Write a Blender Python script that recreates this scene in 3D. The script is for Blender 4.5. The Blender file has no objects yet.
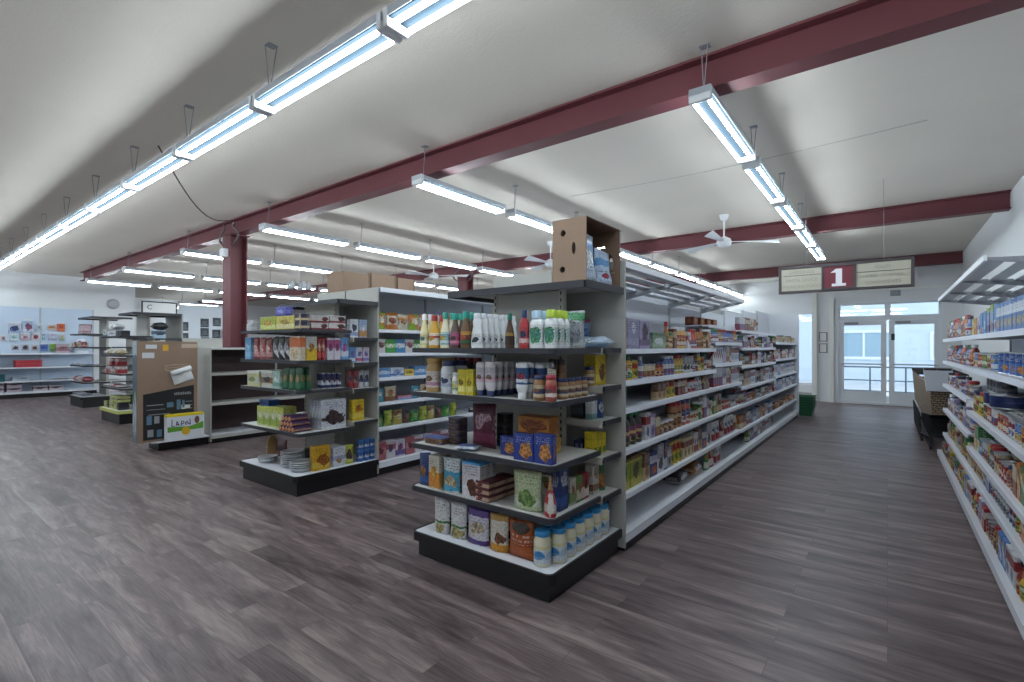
import bpy, bmesh, math, random
from mathutils import Vector, Matrix
R0 = random.Random(7)
C = bpy.context.scene.collection
H = 1.45                                   # eye height
FX, CX, HY = 493.0, 512.0, 347.0
F2 = Vector((-0.606, 0.7953)); R2 = Vector((0.7953, 0.606))
PI = math.pi

# ------------------------------------------------------------------ colour
def lin(c):
    if isinstance(c, str):
        c = [int(c[i:i+2], 16) / 255 for i in (0, 2, 4)]
    return tuple(x / 12.92 if x <= .04045 else ((x + .055) / 1.055) ** 2.4 for x in c) + (1.0,)

MATS = {}
def mat(name, col, rough=.5, metal=0.0, bump=0, bscale=60, var=0.0, vscale=8, spec=.5):
    k = ('m', name)
    if k in MATS: return MATS[k]
    m = bpy.data.materials.new(name); m.use_nodes = True
    nt = m.node_tree; b = nt.nodes['Principled BSDF']
    b.inputs['Base Color'].default_value = lin(col)
    b.inputs['Roughness'].default_value = rough
    b.inputs['Metallic'].default_value = metal
    b.inputs['Specular IOR Level'].default_value = spec
    if var or bump:
        tc = nt.nodes.new('ShaderNodeTexCoord')
        n = nt.nodes.new('ShaderNodeTexNoise'); n.inputs['Scale'].default_value = vscale; n.inputs['Detail'].default_value = 4
        nt.links.new(tc.outputs['Object'], n.inputs['Vector'])
        if var:
            mx = nt.nodes.new('ShaderNodeMix'); mx.data_type = 'RGBA'
            c = lin(col)
            mx.inputs[6].default_value = tuple(x * (1 - var) for x in c[:3]) + (1,)
            mx.inputs[7].default_value = tuple(min(1, x * (1 + var * .6)) for x in c[:3]) + (1,)
            nt.links.new(n.outputs['Fac'], mx.inputs[0]); nt.links.new(mx.outputs[2], b.inputs['Base Color'])
        if bump:
            n2 = nt.nodes.new('ShaderNodeTexNoise'); n2.inputs['Scale'].default_value = bscale
            nt.links.new(tc.outputs['Object'], n2.inputs['Vector'])
            bp = nt.nodes.new('ShaderNodeBump'); bp.inputs['Strength'].default_value = bump; bp.inputs['Distance'].default_value = .01
            nt.links.new(n2.outputs['Fac'], bp.inputs['Height']); nt.links.new(bp.outputs[0], b.inputs['Normal'])
    MATS[k] = m
    return m

# printed package: one node group, parameters per material
def print_group():
    g = bpy.data.node_groups.new('package_print', 'ShaderNodeTree')
    I = g.interface
    def sock(n, t, d):
        s = I.new_socket(name=n, in_out='INPUT', socket_type=t); s.default_value = d
    for n in ('base', 'band', 'spot', 'ink', 'top'): sock(n, 'NodeSocketColor', (1, 1, 1, 1))
    for n, d in (('lo', .2), ('hi', .4), ('toplo', .9), ('cx', .5), ('cy', .6), ('rx', .3), ('ry', .2), ('food', 1), ('tlo', .65), ('thi', .9), ('rows', 12), ('seed', 0), ('slant', 0)):
        sock(n, 'NodeSocketFloat', d)
    I.new_socket(name='Color', in_out='OUTPUT', socket_type='NodeSocketColor')
    N, L = g.nodes, g.links
    gi, go = N.new('NodeGroupInput'), N.new('NodeGroupOutput')
    tc = N.new('ShaderNodeTexCoord')
    sp = N.new('ShaderNodeSeparateXYZ'); L.new(tc.outputs['Generated'], sp.inputs[0])
    sn = N.new('ShaderNodeSeparateXYZ'); L.new(tc.outputs['Normal'], sn.inputs[0])
    def m(op, a, b=None, c=None):
        n = N.new('ShaderNodeMath'); n.operation = op
        for i, v in enumerate((a, b, c)):
            if v is None: continue
            if isinstance(v, (int, float)): n.inputs[i].default_value = v
            else: L.new(v, n.inputs[i])
        return n.outputs[0]
    def i(n): return gi.outputs[n]
    def mix(f, a, b):
        n = N.new('ShaderNodeMix'); n.data_type = 'RGBA'
        L.new(f, n.inputs[0]); L.new(a, n.inputs[6]); L.new(b, n.inputs[7]); return n.outputs[2]
    side = m('GREATER_THAN', m('ABSOLUTE', sn.outputs[0]), .75)
    u = m('ADD', m('MULTIPLY', sp.outputs[0], m('SUBTRACT', 1, side)), m('MULTIPLY', sp.outputs[1], side))
    v = sp.outputs[2]
    cw = N.new('ShaderNodeCombineXYZ'); L.new(u, cw.inputs[0]); L.new(v, cw.inputs[1]); L.new(i('seed'), cw.inputs[2])
    nw = N.new('ShaderNodeTexNoise'); nw.inputs['Scale'].default_value = 3.5; nw.inputs['Detail'].default_value = 2; L.new(cw.outputs[0], nw.inputs['Vector'])
    wob = m('SUBTRACT', nw.outputs['Fac'], .5)
    vs = m('ADD', m('ADD', v, m('MULTIPLY', wob, .12)), m('MULTIPLY', i('slant'), m('SUBTRACT', u, .5)))
    col = i('base')
    band = m('MULTIPLY', m('GREATER_THAN', vs, i('lo')), m('LESS_THAN', vs, i('hi')))
    col = mix(band, col, i('band'))
    col = mix(m('GREATER_THAN', vs, i('toplo')), col, i('top'))
    # picture
    ex = m('DIVIDE', m('SUBTRACT', u, i('cx')), i('rx')); ey = m('DIVIDE', m('SUBTRACT', v, i('cy')), i('ry'))
    ell = m('LESS_THAN', m('ADD', m('ADD', m('MULTIPLY', ex, ex), m('MULTIPLY', ey, ey)), m('MULTIPLY', wob, 3.2)), 1)
    cv = N.new('ShaderNodeCombineXYZ'); L.new(u, cv.inputs[0]); L.new(v, cv.inputs[1]); L.new(i('seed'), cv.inputs[2])
    nz = N.new('ShaderNodeTexNoise'); nz.inputs['Scale'].default_value = 9; nz.inputs['Detail'].default_value = 2; L.new(cv.outputs[0], nz.inputs['Vector'])
    rp = N.new('ShaderNodeMapRange'); L.new(nz.outputs['Fac'], rp.inputs[0]); rp.inputs[1].default_value = .35; rp.inputs[2].default_value = .65; rp.inputs[3].default_value = .35; rp.inputs[4].default_value = 1.35
    mp = N.new('ShaderNodeMix'); mp.data_type = 'RGBA'; mp.blend_type = 'MULTIPLY'
    L.new(i('food'), mp.inputs[0]); L.new(i('spot'), mp.inputs[6])
    cb = N.new('ShaderNodeCombineXYZ'); [L.new(rp.outputs[0], cb.inputs[k]) for k in range(3)]
    L.new(cb.outputs[0], mp.inputs[7])
    col = mix(m('MULTIPLY', ell, m('SUBTRACT', 1, m('MULTIPLY', side, .6))), col, mp.outputs[2])
    # rows of small marks
    rv = m('MULTIPLY', v, i('rows'))
    rowi = m('FLOOR', rv); fr = m('FRACT', rv)
    rm = m('MULTIPLY', m('GREATER_THAN', fr, .25), m('LESS_THAN', fr, .78))
    c2 = N.new('ShaderNodeCombineXYZ'); L.new(m('MULTIPLY', u, 24), c2.inputs[0]); L.new(m('MULTIPLY', rowi, 7.3), c2.inputs[1]); L.new(i('seed'), c2.inputs[2])
    n2 = N.new('ShaderNodeTexNoise'); n2.inputs['Scale'].default_value = 1; n2.inputs['Detail'].default_value = 0; L.new(c2.outputs[0], n2.inputs['Vector'])
    tm = m('MULTIPLY', m('MULTIPLY', rm, m('GREATER_THAN', n2.outputs['Fac'], .515)), m('MULTIPLY', m('GREATER_THAN', v, i('tlo')), m('LESS_THAN', v, i('thi'))))
    tm = m('MULTIPLY', tm, m('LESS_THAN', m('ABSOLUTE', m('SUBTRACT', u, .5)), .38))
    tm = m('MULTIPLY', tm, m('LESS_THAN', m('ABSOLUTE', sn.outputs[2]), .8))
    col = mix(m('MULTIPLY', tm, .6), col, i('ink'))
    n3 = N.new('ShaderNodeTexNoise'); n3.inputs['Scale'].default_value = 16; n3.inputs['Detail'].default_value = 3; n3.inputs['Roughness'].default_value = .7; L.new(cv.outputs[0], n3.inputs['Vector'])
    r3 = N.new('ShaderNodeMapRange'); L.new(n3.outputs['Fac'], r3.inputs[0]); r3.inputs[1].default_value = .32; r3.inputs[2].default_value = .68; r3.inputs[3].default_value = .5; r3.inputs[4].default_value = 1.06
    vmx = N.new('ShaderNodeVectorMath'); vmx.operation = 'SCALE'; L.new(col, vmx.inputs[0]); L.new(r3.outputs[0], vmx.inputs['Scale'])
    L.new(vmx.outputs[0], go.inputs[0])
    return g
PG = print_group()
seedc = [0]
def pm(base, band=None, spot=None, ink='202020', top=None, lo=.12, hi=.34, toplo=2, ell=(.5, .55, .3, .18), food=1, txt=(.66, .92), rows=14, slant=0, rough=.4, metal=0):
    band = band or base; spot = spot or base; top = top or base
    k = (base, band, spot, ink, top, lo, hi, toplo, ell, food, txt, rows, slant, rough, metal)
    if k in MATS: return MATS[k]
    m = bpy.data.materials.new('package_print'); m.use_nodes = True
    nt = m.node_tree; b = nt.nodes['Principled BSDF']
    g = nt.nodes.new('ShaderNodeGroup'); g.node_tree = PG
    for n, c in (('base', base), ('band', band), ('spot', spot), ('ink', ink), ('top', top)): g.inputs[n].default_value = lin(c)
    seedc[0] += 1.37
    for n, x in (('lo', lo), ('hi', hi), ('toplo', toplo), ('cx', ell[0]), ('cy', ell[1]), ('rx', ell[2]), ('ry', ell[3]), ('food', food), ('tlo', txt[0]), ('thi', txt[1]), ('rows', rows), ('seed', seedc[0]), ('slant', slant)):
        g.inputs[n].default_value = x
    nt.links.new(g.outputs[0], b.inputs['Base Color'])
    b.inputs['Roughness'].default_value = rough; b.inputs['Metallic'].default_value = metal
    b.inputs['Specular IOR Level'].default_value = .4
    MATS[k] = m
    return m

# ------------------------------------------------------------------ mesh building
class MB:
    def __init__(s): s.v, s.f, s.m, s.sm = [], [], [], []
    def add(s, vs, fs, mi=0, smooth=False):
        b = len(s.v); s.v += [tuple(v) for v in vs]
        for f in fs: s.f.append([b + i for i in f]); s.m.append(mi); s.sm.append(smooth)
        return s
    def box(s, x0, x1, y0, y1, z0, z1, mi=0):
        vs = [(x, y, z) for z in (z0, z1) for y in (y0, y1) for x in (x0, x1)]
        return s.add(vs, [(0, 2, 3, 1), (4, 5, 7, 6), (0, 1, 5, 4), (2, 6, 7, 3), (0, 4, 6, 2), (1, 3, 7, 5)], mi)
    def bar(s, p, q, r, n=8, mi=0):
        p, q = Vector(p), Vector(q); d = q - p
        a = d.orthogonal().normalized(); b = d.normalized().cross(a)
        vs = [w + (a * math.cos(2 * PI * k / n) + b * math.sin(2 * PI * k / n)) * r for w in (p, q) for k in range(n)]
        fs = [(k, (k + 1) % n, n + (k + 1) % n, n + k) for k in range(n)]
        s.add(vs, fs, mi, True)
        s.add(vs[:n], [tuple(range(n))[::-1]], mi); s.add(vs[n:], [tuple(range(n))], mi)
        return s
    def tube(s, pts, r, n=6, mi=0):
        for a, b in zip(pts, pts[1:]): s.bar(a, b, r, n, mi)
        return s
    def lathe(s, prof, n=14, sx=1, sy=1, mi=0, cap=True, off=(0, 0, 0), a0=0, a1=2 * PI):
        full = abs(a1 - a0 - 2 * PI) < 1e-6; m = n if full else n + 1
        vs = []
        for r, z in prof:
            for k in range(m):
                t = a0 + (a1 - a0) * k / n
                vs.append((off[0] + r * sx * math.cos(t), off[1] + r * sy * math.sin(t), off[2] + z))
        fs = []
        for j in range(len(prof) - 1):
            for k in range(n):
                k2 = (k + 1) % m
                fs.append((j * m + k, j * m + k2, (j + 1) * m + k2, (j + 1) * m + k))
        s.add(vs, fs, mi, True)
        if cap and full:
            s.add(vs[:m], [tuple(range(m))[::-1]], mi); s.add(vs[-m:], [tuple(range(m))], mi)
        return s
    def prism(s, pts, z0, z1, mi=0):                      # pts ccw in xy
        n = len(pts)
        vs = [(x, y, z0) for x, y in pts] + [(x, y, z1) for x, y in pts]
        fs = [tuple(range(n))[::-1], tuple(range(n, 2 * n))] + [(k, (k + 1) % n, n + (k + 1) % n, n + k) for k in range(n)]
        return s.add(vs, fs, mi)
    def mesh(s, name, bevel=0):
        me = bpy.data.meshes.new(name); me.from_pydata(s.v, [], s.f)
        for p, mi, sm in zip(me.polygons, s.m, s.sm): p.material_index = mi; p.use_smooth = sm
        if bevel:
            bm = bmesh.new(); bm.from_mesh(me); bmesh.ops.remove_doubles(bm, verts=bm.verts, dist=1e-5)
            bmesh.ops.bevel(bm, geom=list(bm.edges), offset=bevel, segments=2, affect='EDGES', profile=.5, clamp_overlap=True)
            bm.to_mesh(me); bm.free()
        me.update(); return me

def roundrect(x0, x1, y0, y1, r, corners=(1, 1, 1, 1), n=5):   # corners: x0y0, x1y0, x1y1, x0y1
    out = []
    for (cx, cy, px, py, a), on in zip(((x0 + r, y0 + r, x0, y0, PI), (x1 - r, y0 + r, x1, y0, 1.5 * PI), (x1 - r, y1 - r, x1, y1, 0), (x0 + r, y1 - r, x0, y1, .5 * PI)), corners):
        if on: out += [(cx + r * math.cos(a + .5 * PI * k / n), cy + r * math.sin(a + .5 * PI * k / n)) for k in range(n + 1)]
        else: out.append((px, py))
    return out

def link(name, me, mats, parent=None, loc=None, rot=0):
    o = bpy.data.objects.new(name, me); C.objects.link(o)
    if me and not me.materials:
        for m in (mats if isinstance(mats, (list, tuple)) else [mats]): me.materials.append(m)
    if parent: o.parent = parent
    if loc is not None: o.location = loc
    if rot: o.rotation_euler[2] = rot
    return o
def tag(o, label=None, cat=None, group=None, kind=None):
    if label: o['label'] = label
    if cat: o['category'] = cat
    if group: o['group'] = group
    if kind: o['kind'] = kind
    return o
def empty(name, loc=(0, 0, 0), rot=0):
    o = bpy.data.objects.new(name, None); C.objects.link(o); o.location = loc; o.rotation_euler[2] = rot; o.empty_display_size = .1
    return o
def struct(name, mb, m, parent=None, bevel=0):
    o = link(name, mb.mesh(name, bevel), m, parent)
    if parent is None: o['kind'] = 'structure'
    return o

# ------------------------------------------------------------------ setting
def ceiling_mat():
    m = mat('ceiling_plaster', 'e0d9cf', .95, bump=.25, bscale=45, var=.08, vscale=.9, spec=.1); return m
def floor_mat():
    m = bpy.data.materials.new('vinyl_planks'); m.use_nodes = True
    nt = m.node_tree; N, L = nt.nodes, nt.links; b = N['Principled BSDF']
    tc = N.new('ShaderNodeTexCoord')
    br = N.new('ShaderNodeTexBrick'); br.inputs['Scale'].default_value = 1
    br.inputs['Brick Width'].default_value = 1.2; br.inputs['Row Height'].default_value = .15
    br.inputs['Mortar Size'].default_value = .0012; br.inputs['Mortar Smooth'].default_value = .3
    br.offset = .37; br.inputs['Color1'].default_value = (0, 0, 0, 1); br.inputs['Color2'].default_value = (1, 1, 1, 1); br.inputs['Mortar'].default_value = (.4, .4, .4, 1)
    L.new(tc.outputs['Object'], br.inputs['Vector'])
    mp = N.new('ShaderNodeMapping'); mp.inputs['Scale'].default_value = (1.4, 9, 1); L.new(tc.outputs['Object'], mp.inputs[0])
    va = N.new('ShaderNodeVectorMath'); va.operation = 'ADD'; L.new(mp.outputs[0], va.inputs[0])
    sc = N.new('ShaderNodeVectorMath'); sc.operation = 'SCALE'; sc.inputs['Scale'].default_value = 9; L.new(br.outputs['Color'], sc.inputs[0]); L.new(sc.outputs[0], va.inputs[1])
    n1 = N.new('ShaderNodeTexNoise'); n1.inputs['Scale'].default_value = 1; n1.inputs['Detail'].default_value = 6; n1.inputs['Roughness'].default_value = .62; n1.inputs['Distortion'].default_value = .6
    L.new(va.outputs[0], n1.inputs['Vector'])
    mp2 = N.new('ShaderNodeMapping'); mp2.inputs['Scale'].default_value = (6, 120, 1); L.new(tc.outputs['Object'], mp2.inputs[0])
    n2 = N.new('ShaderNodeTexNoise'); n2.inputs['Scale'].default_value = 1; n2.inputs['Detail'].default_value = 3; L.new(mp2.outputs[0], n2.inputs['Vector'])
    mul = N.new('ShaderNodeMath'); mul.operation = 'MULTIPLY_ADD'; L.new(n2.outputs['Fac'], mul.inputs[0]); mul.inputs[1].default_value = .35; L.new(n1.outputs['Fac'], mul.inputs[2])
    ad = N.new('ShaderNodeMath'); ad.operation = 'MULTIPLY_ADD'; L.new(br.outputs['Color'], ad.inputs[0]); ad.inputs[1].default_value = .11; L.new(mul.outputs[0], ad.inputs[2])
    cr = N.new('ShaderNodeValToRGB'); e = cr.color_ramp.elements
    e[0].position = .52; e[0].color = lin('3d3132'); e[1].position = 1.0; e[1].color = lin('92847f')
    e2 = cr.color_ramp.elements.new(.76); e2.color = lin('67595a')
    L.new(ad.outputs[0], cr.inputs[0])
    mx = N.new('ShaderNodeMix'); mx.data_type = 'RGBA'; L.new(br.outputs['Fac'], mx.inputs[0]); L.new(cr.outputs[0], mx.inputs[6]); mx.inputs[7].default_value = lin('3a3333')
    L.new(mx.outputs[2], b.inputs['Base Color'])
    b.inputs['Roughness'].default_value = .42; b.inputs['Specular IOR Level'].default_value = .45
    bp = N.new('ShaderNodeBump'); bp.inputs['Strength'].default_value = .12; bp.inputs['Distance'].default_value = .004; L.new(mul.outputs[0], bp.inputs['Height']); L.new(bp.outputs[0], b.inputs['Normal'])
    return m
WALL = mat('wall_paint', 'd6d8da', .9, var=.03, vscale=2, spec=.2)
RED = mat('oxide_red_paint', '6c363c', .55, var=.15, vscale=3)
WHITE = mat('white_enamel', 'e4e7ec', .4)
RAIL = mat('white_price_rail', 'd9dde6', .4)
BLACK = mat('black_plastic', '17171a', .45)
DARK = mat('charcoal_rail', '2b2c33', .5)
GREY = mat('grey_steel', '8f9298', .45)
BEIGE = mat('beige_steel', 'a9a69c', .5)
ALU = mat('aluminium', 'c4c8cc', .35, .8)
CARD = mat('cardboard', '907a69', .85, var=.08, vscale=14, spec=.2)
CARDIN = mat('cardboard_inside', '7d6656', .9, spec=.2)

CZ, RW, LW, FW, DWY, BW = 3.63, 1.37, -20.1, 18.2, 15.4, -3.4
struct('floor', MB().box(-27, 1.6, BW, FW, -.1, 0), floor_mat())
struct('ceiling', MB().box(-27, 1.6, BW - .2, FW + .2, CZ, CZ + .15), ceiling_mat())
struct('wall_right', MB().box(RW, RW + .2, BW, DWY + .2, 0, CZ), WALL)
struct('wall_left', MB().box(LW - .2, LW, BW, 5.5, 0, CZ).box(-26.5, LW - .2, 5.3, 5.5, 0, CZ).box(-26.7, -26.5, 5.3, FW, 0, CZ), WALL)
struct('wall_back', MB().box(LW, RW, BW - .2, BW, 0, CZ), WALL)
# front: door wall, its return, window wall beyond
DX0, DX1 = -1.08, 1.06
struct('wall_front', MB().box(-1.62, DX0, DWY, DWY + .15, 0, CZ).box(DX1, RW, DWY, DWY + .15, 0, CZ).box(DX0, DX1, DWY, DWY + .15, 2.62, CZ)
       .box(-1.62, -1.47, DWY + .15, FW, 0, CZ), WALL)
struct('wall_window', MB().box(-26.5, -9.0, FW, FW + .15, 0, CZ).box(-9, -1.62, FW, FW + .15, 2.55, CZ).box(-9, -1.62, FW, FW + .15, 0, .25), WALL)
struct('trim_1', MB().box(-1.60, -1.50, DWY - .06, DWY - .001, 0, CZ - .3).box(-1.22, -1.12, DWY - .05, DWY - .001, 0, 2.75), mat('trim_paint', 'dcdcd8', .6))
struct('trim_2', MB().box(-1.62, RW, DWY - .04, DWY - .001, 2.86, 2.9), mat('trim_paint', 'dcdcd8', .6))

def ibeam(name, y, z0, x0, x1):
    mb = MB()
    mb.box(x0, x1, y - .09, y + .09, z0, z0 + .018).box(x0, x1, y - .09, y + .09, CZ - .02, CZ - .001).box(x0, x1, y - .008, y + .008, z0 + .018, CZ - .02)
    return struct(name, mb, RED)
BZ = 3.37
YB = (3.88, 9.7, 15.15)
for i, y in enumerate(YB): ibeam('ceiling_beam', y, BZ, -18.7 if i == 0 else -26.3, RW - .01)
for (x, y) in ((-8.98, 3.88), (-8.95, 9.7)):
    mb = MB().box(x - .15, x + .15, y - .14, y - .12, 0, BZ).box(x - .15, x + .15, y + .12, y + .14, 0, BZ).box(x - .008, x + .008, y - .12, y + .12, 0, BZ)
    mb.box(x - .2, x + .2, y - .16, y + .16, BZ - .02, BZ)
    c = struct('column', mb, RED)
    cd = MB()
    for s in (-1, 1):
        pts = [(x + s * .2, y - .1, BZ + .2)] + [(x + s * (.17 + .18 * math.sin(PI * k / 8)), y - .1, BZ + .12 - .3 * k / 8) for k in range(9)]
        cd.tube(pts, .018, 8)
    link('conduit', cd.mesh('conduit'), mat('grey_conduit', '6d6468', .6), c)
tag(link('junction_box', MB().box(-8.98 - .08, -8.98 + .08, 3.88 - .22, 3.88 - .141, 2.98, 3.12).mesh('junction_box', .006), WHITE),
    'small white electrical junction box on the dark red steel column', 'junction box')

# glass
def glass_mat():
    m = bpy.data.materials.new('window_glass'); m.use_nodes = True; nt = m.node_tree
    nt.nodes.remove(nt.nodes['Principled BSDF']); o = nt.nodes['Material Output']
    t = nt.nodes.new('ShaderNodeBsdfTransparent'); t.inputs[0].default_value = (.93, .97, 1, 1)
    g = nt.nodes.new('ShaderNodeBsdfGlossy'); g.inputs['Roughness'].default_value = .02
    mx = nt.nodes.new('ShaderNodeMixShader'); mx.inputs[0].default_value = .07
    nt.links.new(t.outputs[0], mx.inputs[1]); nt.links.new(g.outputs[0], mx.inputs[2]); nt.links.new(mx.outputs[0], o.inputs[0])
    return m
GLASS = glass_mat()
DFR = mat('door_aluminium', 'd3d7dc', .4)
def frame_rect(mb, x0, x1, z0, z1, y0, y1, w, wb=None):
    wb = wb or w
    return mb.box(x0, x0 + w, y0, y1, z0, z1).box(x1 - w, x1, y0, y1, z0, z1).box(x0 + w, x1 - w, y0, y1, z1 - w, z1).box(x0 + w, x1 - w, y0, y1, z0, z0 + wb)
struct('trim_3', frame_rect(MB(), DX0, DX1, 0, 2.62, DWY + .0, DWY + .14, .06).box(DX0 + .06, DX1 - .06, DWY, DWY + .14, 2.12, 2.2).box(-.05, .05, DWY, DWY + .14, 2.2, 2.56), DFR)
for i, (x0, x1) in enumerate(((DX0 + .065, -.025), (.025, DX1 - .065))):
    d = struct('door_%d' % (i + 1), frame_rect(MB(), x0, x1, .065, 2.115, DWY + .04, DWY + .09, .11, .26), DFR)
    link('pane', MB().box(x0 + .11, x1 - .11, DWY + .06, DWY + .066, .325, 2.005).mesh('pane'), GLASS, d)
    pb = MB().bar((x0 + .04, DWY - .03, 1.02), (x1 - .04, DWY - .03, 1.02), .016).bar((x0 + .06, DWY - .03, 1.02), (x0 + .06, DWY + .04, 1.02), .012).bar((x1 - .06, DWY - .03, 1.02), (x1 - .06, DWY + .04, 1.02), .012)
    link('push_bar', pb.mesh('push_bar'), ALU, d)
    hx = x1 - .05 if i == 0 else x0 + .05
    link('pull_handle', MB().tube([(hx, DWY + .04, .95), (hx, DWY - .05, .97), (hx, DWY - .05, 1.27), (hx, DWY + .04, 1.29)], .012).mesh('pull_handle'), ALU, d)
    link('door_closer', MB().box(x0 + .12, x0 + .42, DWY - .03, DWY + .038, 2.03, 2.09).mesh('door_closer', .008), GREY, d)
    w = struct('window_%d' % (i + 1), frame_rect(MB(), x0, x1, 2.205, 2.555, DWY + .04, DWY + .09, .035), DFR)
    link('pane', MB().box(x0 + .035, x1 - .035, DWY + .06, DWY + .066, 2.24, 2.52).mesh('pane'), GLASS, w)
d2 = [o for o in C.objects if o.name == 'door_2'][0]
link('notice', MB().box(.07, .14, DWY + .03, DWY + .038, 1.62, 1.78).mesh('notice'), mat('dark_notice', '33363c', .6), d2, )
wx = [-9, -7.2, -5.4, -3.6, -1.62]
for i in range(4):
    w = struct('window_%d' % (i + 3), frame_rect(MB(), wx[i], wx[i + 1], .25, 2.55, FW + .02, FW + .12, .06), DFR)
    link('pane', MB().box(wx[i] + .06, wx[i + 1] - .06, FW + .06, FW + .066, .31, 2.49).mesh('pane'), GLASS, w)

# outside
struct('street_ground', MB().box(-40, 25, FW + .4, 60, -.25, -.12).box(-1.47, 8, DWY + .2, FW + .4, -.2, -.02), mat('pale_concrete', 'c9ccd0', .9, var=.1, vscale=1))
bl = empty('building', (0, 27, 0)); tag(bl, 'pale blue house across the street behind the glass doors', 'building')
link('wall', MB().box(-14, 12, 0, 4, -.15, 5.5).mesh('wall'), mat('house_siding', 'd4e0ea', .8, var=.05), bl)
link('roof', MB().prism([(-14.4, -.5), (12.4, -.5), (12.4, 4.5), (-14.4, 4.5)], 5.5, 5.7).mesh('roof'), mat('house_roof', '8a8d94', .8), bl)
for (x0, x1, z0, z1) in ((-1.9, .2, .9, 2.2), (1.4, 2.6, .9, 2.1), (-6, -4.4, .9, 2.2)):
    f = link('window', frame_rect(MB(), x0, x1, z0, z1, -.08, .0, .12).box((x0 + x1) / 2 - .04, (x0 + x1) / 2 + .04, -.07, 0, z0, z1).mesh('window'), mat('house_trim', 'eef2f5', .6), bl)
    link('pane', MB().box(x0 + .1, x1 - .1, -.03, -.005, z0 + .1, z1 - .1).mesh('pane'), mat('house_glass', '9fbac8', .15), f)
rl = empty('railing', (0, 17.4, 0)); tag(rl, 'grey pipe railing on the ramp just outside the glass doors', 'railing')
link('rail', MB().bar((-1.4, 0, .88), (6, 0, .88), .022).bar((-1.4, 0, .5), (6, 0, .5), .016).bar((-1.4, 0, .2), (6, 0, .2), .016).mesh('rail'), mat('pipe_grey', '8c98a2', .5), rl)
for k in range(6): link('post', MB().bar((-1.2 + k * .8, 0, -.03), (-1.2 + k * .8, 0, .88), .02).mesh('post'), mat('pipe_grey', '8c98a2', .5), rl)

# ------------------------------------------------------------------ lamps
def tube_mat():
    m = bpy.data.materials.new('fluorescent_glow'); m.use_nodes = True; nt = m.node_tree
    nt.nodes.remove(nt.nodes['Principled BSDF'])
    e = nt.nodes.new('ShaderNodeEmission'); e.inputs[0].default_value = (.82, .93, 1, 1); e.inputs[1].default_value = TUBE
    nt.links.new(e.outputs[0], nt.nodes['Material Output'].inputs[0]); return m
TUBE = 18.0; SKY = .8; EXPOSURE = 1.45
TM = tube_mat()
LZ = 3.2
FL = 1.47
def fixture_meshes():
    hs = MB().box(-FL / 2, FL / 2, -.075, .075, .036, .085).mesh('housing')
    global GPM
    GPM = MB().box(-FL / 2 + .02, FL / 2 - .02, -.07, .07, .03, .0355).mesh('reflector')
    tb = MB().bar((-FL / 2 + .06, 0, 0), (FL / 2 - .06, 0, 0), .0145, 10).mesh('tube')
    ec = MB().box(-.02, .02, -.078, .078, -.014, .088).mesh('end_cap', .008)
    return hs, tb, ec
HS, TB, EC = fixture_meshes()
def hanger_mesh(dx):
    h = CZ - LZ
    return MB().bar((dx, 0, .085), (dx, -.03, h - .002), .0035, 5).bar((dx, 0, .085), (dx + .05, .03, h - .002), .0035, 5).box(dx - .005, dx + .055, -.034, .034, h - .006, h - .001).mesh('hanger')
HG = hanger_mesh(0)
nth = ['', 'first', 'second', 'third', 'fourth', 'fifth', 'sixth', 'seventh', 'eighth', 'ninth', 'tenth', 'eleventh', 'twelfth', 'thirteenth', 'fourteenth', 'fifteenth', 'sixteenth', 'seventeenth', 'eighteenth', 'nineteenth', 'twentieth']
def ordn(k):
    if k <= 20: return nth[k]
    return '%d%s' % (k, {1: 'st', 2: 'nd', 3: 'rd'}.get(k % 10, 'th') if k % 100 not in (11, 12, 13) else 'th')
def lamp(x, y, rot, label, group, hang):
    r = empty('fluorescent_light', (x, y, LZ), rot); tag(r, label, 'ceiling light', group)
    link('housing', HS, mat('lamp_housing', 'b9c0c8', .5), r)
    link('reflector', GPM, mat('reflector_slate', '2b343b', 1.0, spec=0), r)  # added plate, coloured dark to cut tube glare on the pale housing
    for s in (-1, 1): link('tube', TB, TM, r, (0, s * .05, .0))
    for s in (-1, 1): link('end_cap', EC, WHITE, r, (s * (FL / 2 - .02), 0, 0))
    link('hanger', HG, GREY, r, (-FL / 2 + .1, 0, 0))
for k in range(14):
    lamp(.79 - 1.49 * k - .745, 1.78, 0, 'twin-tube strip light in the row before the red beam, %s from the aisle end' % ordn(k + 1), 'strip lights before the red beam', True)
rows = ((-1.055, 5, 'above the long aisle'), (-4.0, 9, 'above the middle gondolas'), (-7.4, 8, 'left of the ceiling fans'), (-10.45, 8, 'beyond the red column'), (-13.9, 8, 'near the far left wall'), (-17.0, 8, 'farthest from the aisle'))
for x, n, w in rows:
    for k in range(n):
        lamp(x, 3.5 + .8 + 1.64 * k, PI / 2, 'twin-tube strip light %s, %s behind the red beam' % (w, ordn(k + 1)), 'strip lights %s' % w, True)
for k in range(3): lamp(-20.8 - 2.2 * k, 8.5, PI / 2, 'strip light in the side room, %s from its opening' % ordn(k + 1), 'side room strip lights', True)
for k in range(9): lamp(-.1 - 1.9 * k, -1.6, 0, 'strip light in the rearmost row by the back wall, %s from the right wall' % ordn(k + 1), 'rear strip lights', True)

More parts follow.
